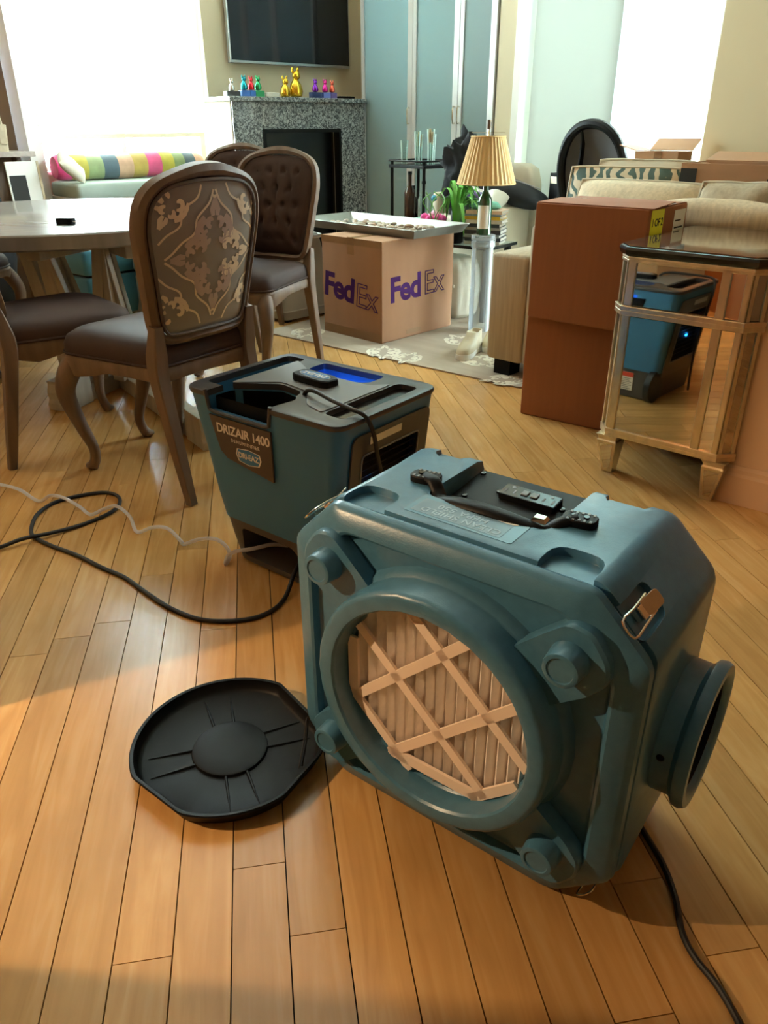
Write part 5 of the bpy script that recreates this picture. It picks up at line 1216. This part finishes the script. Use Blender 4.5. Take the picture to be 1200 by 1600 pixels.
# plant in a dark pot
q = CT @ Vector((-0.275, 0.065, 0.4447)); pt = thing('potted_plant', 'leafy green plant in a dark pot behind the lamp bottle', 'plant', q.x, q.y, q.z)
MB().lathe([(0.04, 0), (0.048, 0.01), (0.055, 0.09), (0.050, 0.09), (0.045, 0.085), (0, 0.085)], 20).build('pot', MT['black'], pt)
rl = random.Random(3)
for k in range(46):
    a = rl.uniform(-1.6, 2.2); L = rl.uniform(0.10, 0.24); h = rl.uniform(0.12, 0.30); drop = rl.uniform(-0.02, 0.20)
    P = [Vector((0.02*cos(a), 0.02*sin(a), 0.085)), Vector((L*0.35*cos(a), L*0.35*sin(a), 0.085+h*0.8)), Vector((L*0.75*cos(a), L*0.75*sin(a), 0.085+h-drop*0.3)), Vector((L*cos(a), L*sin(a), max(0.02, 0.085+h-drop)))]
    C = catmull(P, 4); n = len(C); wd = [0.002+0.0095*sin(pi*min(1, i/(n-1)))**0.8 for i in range(n)]
    nrm = Vector((-sin(a), cos(a), 0.0)); vs = []
    for i in range(n): vs += [C[i]+nrm*wd[i], C[i]+Vector((0, 0, -0.003)), C[i]-nrm*wd[i]]
    MB().add(vs, [(3*i, 3*i+1, 3*i+4, 3*i+3) for i in range(n-1)]+[(3*i+1, 3*i+2, 3*i+5, 3*i+4) for i in range(n-1)]).build('leaf', MT['leaf'], pt, 80)
q = CT @ Vector((-0.43, 0.06, 0.4447)); c = thing('bead_ornament', 'spray of curly twigs with a blue bead left of the lamp bottle', 'ornament', q.x, q.y, q.z)
MB().lathe([(0.03, 0), (0.045, 0.02), (0.04, 0.08), (0.02, 0.10)], 16).build('vase', MT['black_gloss'], c)
for k in range(5):
    a = k*1.3; MB().tube(catmull([(0, 0, 0.09), (0.03*cos(a), 0.03*sin(a), 0.16), (0.07*cos(a+0.6), 0.07*sin(a+0.6), 0.23), (0.05*cos(a+1.6), 0.05*sin(a+1.6), 0.28)], 5), 0.003, 6).build('twig', MT['leaf'], c)
MB().ellipsoid((-0.005, -0.04, 0.25), (0.018, 0.018, 0.018)).build('bead', mat('blue bead', '#3a84a6', 0.2), c)
q = CT @ Vector((-0.50, 0.16, 0.4447)); c = thing('plush_toy', 'bright pink plush toy on the coffee table behind the tray', 'toy', q.x, q.y, q.z)
pk = mat('pink plush', '#d94f93', 0.9, var=0.25, vscale=30)
blob((0, 0, 0.055), (0.075, 0.065, 0.055), 0.25, 3, 24, 14, 2).build('body', pk, c, 80)
for k in range(6):
    a = k*1.05; blob((0.055*cos(a), 0.05*sin(a), 0.115+0.01*(k % 2)), (0.028, 0.026, 0.026), 0.2, 2, 12, 8, k).build('petal', pk, c, 80)
blob((0, 0, 0.135), (0.035, 0.035, 0.03), 0.2, 2, 12, 8, 9).build('head', mat('pale pink plush', '#e9a3c0', 0.9), c, 80)
q = CT @ Vector((-0.65, 0.27, 0.4447)); c = thing('gift_box', 'small mint green gift box on the coffee table', 'box', q.x, q.y, q.z, 120)
mg = mat('mint paper', '#9fd0bd', 0.6); MB().box(-0.05, 0.05, -0.05, 0.05, 0, 0.085).build('box_body', mg, c, 0, 0.002); MB().box(-0.053, 0.053, -0.053, 0.053, 0.0855, 0.105).build('lid', mg, c, 0, 0.002)
q = CT @ Vector((-0.65, 0.10, 0.4447)); c = thing('napkin', 'crumpled white napkin at the left end of the coffee table', 'napkin', q.x, q.y, q.z)
blob((0, 0, 0.03), (0.09, 0.07, 0.04), 0.4, 3, 20, 12, 4, None, 0.001).build('cloth', MT['cream'], c, 80)
q = CT @ Vector((-0.035, 0.035, 0.4447)); c = thing('wire_bowl', 'silver wire bowl on the near corner of the coffee table', 'bowl', q.x, q.y, q.z)
for k in range(10):
    a = 2*pi*k/10; MB().tube(catmull([(0.03*cos(a), 0.03*sin(a), 0.003), (0.04*cos(a+0.4), 0.04*sin(a+0.4), 0.015), (0.05*cos(a+0.8), 0.05*sin(a+0.8), 0.04), (0.048*cos(a+1.2), 0.048*sin(a+1.2), 0.05)], 4), 0.002, 6).build('wire', MT['silver'], c)
MB().tube([(0.049*cos(2*pi*k/24), 0.049*sin(2*pi*k/24), 0.05) for k in range(24)], 0.003, 6, closed=True).build('rim', MT['silver'], c)

# ================================================================== SNEAKERS
def sneaker(lab, x, y, az):
    T = thing('sneaker', lab, 'shoe', x, y, 0.0085, az, 'pair of sneakers by the sofa')
    so = [(-0.135, 0.0), (-0.12, -0.036), (-0.02, -0.034), (0.06, -0.046), (0.12, -0.036), (0.14, 0.0), (0.12, 0.034), (0.06, 0.042), (-0.02, 0.034), (-0.12, 0.036)]
    so = rpoly(so, 0.02, 3)
    MB().loft([[(a, b, 0.0) for a, b in so], [(a*1.02, b*1.05, 0.012) for a, b in so], [(a, b, 0.028) for a, b in so]]).build('sole', MT['white'], T, 50)
    def ring(k, z, sh): return [(a*k+sh, b*(0.55+0.45*k), z) for a, b in so]
    MB().loft([ring(0.97, 0.0285, 0), ring(0.95, 0.045, -0.002), ring(0.86, 0.06, -0.014), ring(0.66, 0.075, -0.04), ring(0.48, 0.095, -0.068), ring(0.44, 0.112, -0.075), ring(0.38, 0.112, -0.075), ring(0.34, 0.075, -0.07)]).build('upper', MT['shoe'], T, 60)
    for k in range(4): MB().tube(catmull([(0.035-0.026*k, -0.03, 0.066+0.009*k), (0.03-0.026*k, 0, 0.080+0.009*k), (0.025-0.026*k, 0.03, 0.066+0.009*k)], 4), 0.0035, 6).build('lace', MT['white'], T)
    MB().ellipsoid((-0.045, 0, 0.098), (0.03, 0.022, 0.014)).build('tongue', MT['shoe'], T)
    return T
sneaker('cream sneaker nearest the viewer beside the sofa arm', 0.455, 3.98, 205)
sneaker('cream sneaker behind the other one beside the sofa arm', 0.60, 4.13, 200)

# ================================================================== WINDOW SEAT
be = w1thing('window_bench', 'built in window bench with sage cushion below the bright window', 'bench', -0.62, -0.26, 0)
MB().box(-0.62, 0.60, -0.20, 0.255, 0, 0.675).build('base', MT['trim'], be, 0, 0.004)
soft(-0.62, 0.60, -0.235, 0.225, 0.6755, 0.765, 0.03).build('seat_cushion', MT['sage'], be, 50)
bl = w1thing('bolster', 'long patchwork velvet bolster lying on the window bench', 'bolster', -0.70, -0.13, 0.767)
cols = ['#d8377c', '#b0a23c', '#8c9a6c', '#4a5c68', '#c9a086', '#b99c4e', '#cf4a7c', '#b7a840', '#7c8a5c', '#45565f', '#d2a58c']
L0, L1 = -0.53, 0.56
wdt = [0.9, 1.0, 1.0, 1.0, 1.0, 1.0, 1.0, 0.9, 0.8, 0.8, 0.7]; tot = sum(wdt); x = L0
for i, (cc, w) in enumerate(zip(cols, wdt)):
    x1 = x+(L1-L0)*w/tot; rr = []
    for k in range(6):
        xx = x+(x1-x)*k/5; e = min(1.0, (min(xx-L0, L1-xx)+0.01)/0.05)
        R = 0.082*(0.72+0.28*sqrt(max(0, min(1, e))))*(0.985 if k in (0, 5) else 1.0)
        rr.append([(xx, R*1.05*cos(2*pi*q/20), max(0.0, 0.078+0.006*sin(xx*9)+R*sin(2*pi*q/20))) for q in range(20)])
    MB().loft(rr).build('velvet_patch', mat('velvet '+cc+str(i), cc, 0.7, sheen=0.3, var=0.15, vscale=14), bl, 60); x = x1
sc_ = w1thing('scatter_cushion', 'beige scatter cushion tucked behind the white pillar', 'cushion', -1.21, -0.38, 0.86)
pillow(0.20, 0.18, 0.08, RY(40) @ RX(-60), wob=0.01).build('cover', MT['cream'], sc_, 80)

# ================================================================== CONSOLE at the far left
co = w1thing('console', 'console with pink speckled marble top left of the white pillar', 'console', -1.72, -0.12, 0)
MB().box(-0.42, 0.33, -0.18, 0.16, 0.925, 0.955).build('marble_top', MT['marble'], co, 0, 0.004)
MB().box(-0.40, -0.36, -0.15, 0.14, 0, 0.925).build('side_panel', MT['wood'], co, 0); MB().box(0.28, 0.31, 0.05, 0.14, 0, 0.925).build('side_panel', MT['wood'], co, 0)
MB().box(-0.40, 0.31, 0.14, 0.155, 0.0, 0.925).build('back_panel', MT['wall_brown'], co, 0)
ba = w1thing('felt_basket', 'woven felt basket with handles standing on the console', 'basket', -1.66, -0.13, 0.9555)
MB().loft([[(x, y, z) for x, y in rrect(w, w*0.8, 0.015, 3)] for z, w in ((0, 0.27), (0.15, 0.29))], True, False).build('basket_body', MT['felt'], ba, 0)
for r in range(4):
    for cidx in range(6):
        if (r+cidx) % 2: continue
        MB().box(-0.135+cidx*0.045, -0.092+cidx*0.045, -0.1195, -0.1165, 0.006+r*0.037, 0.041+r*0.037).build('woven_strip', MT['felt'], ba, 0)
MB().tube(catmull([(0.135, -0.05, 0.14), (0.12, -0.05, 0.23), (0.05, -0.05, 0.29), (-0.03, -0.05, 0.27), (-0.08, -0.05, 0.14)], 6), 0.009, 8).build('handle', MT['felt'], ba)
blob((0.03, 0, 0.15), (0.10, 0.08, 0.07), 0.3, 2, 18, 10, 3).build('contents', MT['wood'], ba, 80)
pf = w1thing('picture_frame', 'white mounted picture leaning against the pillar under the console', 'picture', -1.47, -0.32, 0.42)
MB().box(-0.12, 0.07, -0.01, 0.005, 0, 0.48, RX(-4)).build('board', MT['white'], pf, 0); MB().box(0.0705, 0.085, -0.012, 0.006, 0, 0.48, RX(-4)).build('frame_edge', MT['gold'], pf, 0); MB().box(-0.11, -0.01, -0.0118, -0.0105, 0.10, 0.40, RX(-4)).build('dark_print', MT['ink'], pf, 0)
MB().box(-0.12, 0.085, -0.03, 0.03, -0.42, -0.002).build('crate', MT['wood'], pf, 0)
jk = w1thing('dark_jacket', 'black jacket hanging at the front of the console by the left edge', 'jacket', -1.80, -0.38, 0.0)
blob((0, 0, 0.44), (0.13, 0.07, 0.44), 0.2, 1.8, 22, 16, 2.2, None, 0.003).build('jacket_body', MT['darkfab'], jk, 80)
wb = thing('wicker_basket', 'low dark wicker basket on the floor at the left edge', 'basket', -1.86, 2.93, 0)
for k in range(5): MB().tube([(0.12*cos(2*pi*q/32)*(0.9+0.02*k), 0.12*sin(2*pi*q/32)*(0.9+0.02*k), 0.014+k*0.022+0.004*(q % 2)) for q in range(32)], 0.012, 6, closed=True).build('wicker_ring', MT['wicker'], wb)
MB().lathe([(0.10, 0.002), (0.10, 0.012)], 24).build('bottom', MT['wicker'], wb)
# teal ottomans beyond the table
for x, y, a, d in ((-1.80, 5.05, 40, 'teal upholstered ottoman seen through the table lattice, left one'), (-1.28, 4.98, 46, 'teal upholstered ottoman seen through the table lattice, right one')):
    o = thing('teal_ottoman', d, 'ottoman', x, y, 0, a, 'teal ottomans beyond the dining table')
    soft(-0.22, 0.22, -0.2, 0.2, 0.03, 0.27, 0.03).build('base', MT['tealfab'], o, 50); soft(-0.225, 0.225, -0.205, 0.205, 0.285, 0.43, 0.04).build('cushion_lid', MT['tealfab'], o, 50); MB().box(-0.2, 0.2, -0.18, 0.18, 0.27, 0.285).build('gap_liner', MT['black'], o, 0)
    for sx in (-1, 1):
        for sy in (-1, 1): MB().box(sx*0.18-0.02, sx*0.18+0.02, sy*0.16-0.02, sy*0.16+0.02, 0, 0.03).build('foot', MT['black'], o, 0)
    blob((0.05, 0, 0.447), (0.16, 0.14, 0.03), 0.2, 2, 20, 8, 3, None, 0.431).build('white_throw', MT['white'], o, 80)

# ================================================================== TELEVISION, MANTEL ORNAMENTS
tv = w1thing('television', 'large dark flat television hung above the mantel', 'television', 0.82, -0.045, 1.515)
MB().box(-0.575, 0.575, -0.02, 0.02, 0.0, 0.66).build('casing', MT['silver'], tv, 0, 0.003)
MB().box(-0.565, 0.565, -0.0215, -0.0202, 0.018, 0.652).build('screen', MT['tv'], tv, 0)
MB().box(-0.2, 0.2, 0.0205, 0.044, 0.2, 0.45).build('wall_mount', MT['black'], tv, 0)
def figurine(lab, x, col, basecol, s=1.0, metal=0.7, y=-0.36, bw=0.07, bh=0.04):
    s = s*1.2
    T = w1thing('figurine', lab, 'figurine', x, y, 1.2825, 'glossy figurines on the mantel')
    m = mat('lacquer '+col+str(x), col, 0.12, metal=metal)
    if basecol: MB().box(-bw/2, bw/2, -0.025, 0.025, 0, bh).build('plinth', mat('plinth '+basecol+str(x), basecol, 0.4), T, 0, 0.002)
    else: bh = 0.0
    b = MB().lathe([(0.004, 0), (0.022*s, 0.004*s), (0.026*s, 0.02*s), (0.02*s, 0.042*s), (0.009*s, 0.058*s), (0.004*s, 0.062*s)], 16, TR(0, 0, bh)).build('figure_body', m, T)
    MB().ellipsoid((0.004*s, 0, bh+0.070*s), (0.016*s, 0.014*s, 0.015*s), 14, 8).build('figure_head', m, T)
    for sx in (-1, 1): MB().ellipsoid((sx*0.012*s, 0, bh+0.086*s), (0.005*s, 0.005*s, 0.010*s), 10, 6).build('ear', m, T)
    return T
figurine('silver figurine on a black block at the left end of the mantel', 0.05, '#d8d4d0', '#15161a', 0.7, bw=0.11, bh=0.033)
figurine('turquoise figurine on a blue block on the mantel', 0.155, '#1c9aa8', '#2a62b0', 0.85)
figurine('red figurine beside the turquoise one on the mantel', 0.215, '#c3202e', '#2a62b0', 0.8, bw=0.045)
figurine('green figurine on a green block on the mantel', 0.275, '#2e9a62', '#14874f', 0.85, bw=0.075)
figurine('tall gold figurine in the middle of the mantel', 0.615, '#d8b23a', None, 1.75, 0.9)
figurine('small gold figurine left of the tall gold one', 0.515, '#d8b23a', None, 1.25, 0.9)
figurine('purple figurine on a dark blue block on the mantel', 0.80, '#7a2aa8', '#23305c', 0.8, bw=0.09)
figurine('magenta figurine on a lilac block at the right of the mantel', 0.895, '#c92a8c', '#6a78c0', 0.8)
figurine('pink and orange figurine rightmost on its violet block on the mantel', 0.965, '#d8604a', '#6a5a9c', 0.75, bw=0.06)
c = w1thing('white_case', 'low white case between the green and gold figurines', 'case', 0.39, -0.36, 1.2825); MB().prism(rrect(0.12, 0.05, 0.015, 4), 0, 0.03).build('case_body', MT['white'], c, 30, 0.004)
c = w1thing('remote_control', 'black remote control at the right end of the mantel', 'remote', 1.10, -0.36, 1.2825); MB().prism(rrect(0.17, 0.045, 0.015, 4), 0, 0.016).build('remote_body', MT['black'], c, 30, 0.004)
for k in range(5): MB().box(-0.06+k*0.025, -0.05+k*0.025, -0.006, 0.006, 0.0161, 0.018).build('button', MT['silver_pl'], c, 0)

# ================================================================== FROSTED GLASS CABINET
cb_ = thing('glass_cabinet', 'tall cabinet with frosted blue glass doors in white frames', 'cabinet', -0.12, 7.0, 0, 138.3)
MB().box(-0.06, 1.345, 0.52, 0.54, 0, 2.6).build('back_panel', MT['trim'], cb_, 0)
MB().box(-0.06, -0.04, 0.03, 0.52, 0, 2.6).build('side_panel', MT['trim'], cb_, 0); MB().box(1.325, 1.345, 0.03, 0.52, 0, 2.6).build('side_panel', MT['trim'], cb_, 0); MB().box(0.52, 0.54, 0.03, 0.52, 0, 2.6).build('divider', MT['trim'], cb_, 0)
for z in (0.03, 0.55, 0.93, 1.28, 1.68, 2.05): MB().box(-0.04, 0.52, 0.04, 0.52, z, z+0.02).build('shelf', MT['trim'], cb_, 0)
MB().box(0.54, 1.325, 0.04, 0.52, 0.03, 0.05).build('shelf', MT['trim'], cb_, 0); MB().box(0.54, 1.325, 0.04, 0.52, 1.95, 1.97).build('shelf', MT['trim'], cb_, 0)
MB().box(-0.06, 1.345, 0.03, 0.54, 2.601, 2.64).build('top_panel', MT['trim'], cb_, 0)
for x0, x1, hx in ((-0.058, 0.530, 0.505), (0.534, 1.004, 0.985), (1.010, 1.343, 1.03)):
    d = MB().box(x0, x0+0.035, -0.012, 0.012, 0.02, 2.6).box(x1-0.05, x1, -0.012, 0.012, 0.02, 2.6).box(x0+0.035, x1-0.05, -0.012, 0.012, 0.02, 0.08).box(x0+0.035, x1-0.05, -0.012, 0.012, 2.54, 2.6).build('door', MT['cab_frame'], cb_, 0)
    MB().box(x0+0.035, x1-0.05, -0.003, 0.003, 0.08, 2.54).build('pane', MT['frost'], d, 0)
    MB().tube(catmull([(hx, -0.012, 1.21), (hx, -0.035, 1.205), (hx, -0.035, 1.11), (hx, -0.012, 1.105)], 4), 0.005, 8).build('handle', MT['chrome'], d)
CBM = frame(-0.12, 7.0, 138.3)
rb_ = random.Random(9); bc = ['#d8d5c8', '#c9b45a', '#9db0c8', '#e2e0da', '#c8a0b0', '#7f97b4', '#b8c4a0', '#e6d9b0']
for si, zs in enumerate((0.95, 1.30, 1.70, 0.57)):
    x = -0.02; k = 0
    while x < 0.46 and k < 9:
        w = rb_.uniform(0.025, 0.055); h = rb_.uniform(0.20, 0.29); col = bc[(k*3+si*2) % 8]; k += 1
        p = CBM @ Vector((x+w/2, 0.18, zs+0.0005)); o = thing('book', 'upright book behind frosted glass', 'book', p.x, p.y, p.z, 138.3, 'books behind the frosted glass')
        o['label'] = 'upright book on the %s shelf seen dimly behind the left frosted door' % ('third', 'second', 'topmost filled', 'lowest filled')[si]
        MB().box(-w/2, w/2, -0.09, 0.09, 0, h).build('book_block', MT['bk'+col] if 'bk'+col in MT else MT.setdefault('bk'+col, mat('book '+col, col, 0.7)), o, 0)
        x += w+0.002
p = CBM @ Vector((0.76, 0.26, 0.62)); g = thing('hanging_garment', 'pale garment hanging dimly behind the middle frosted door', 'garment', p.x, p.y, p.z-0.04, 138.3)
MB().loft([[(x*w, y*d, z) for x, y in [(cos(2*pi*q/24)*(1+0.1*sin(5*2*pi*q/24)), sin(2*pi*q/24)*(1+0.1*sin(5*2*pi*q/24))) for q in range(24)]] for z, w, d in ((0.0, 0.13, 0.05), (0.4, 0.11, 0.05), (0.8, 0.09, 0.05), (1.15, 0.10, 0.04), (1.25, 0.05, 0.03))]).build('cloth', MT['cream'], g, 80)
MB().tube([(0, 0, 1.25), (0, 0, 1.33)], 0.004, 6).build('hanger', MT['chrome'], g)
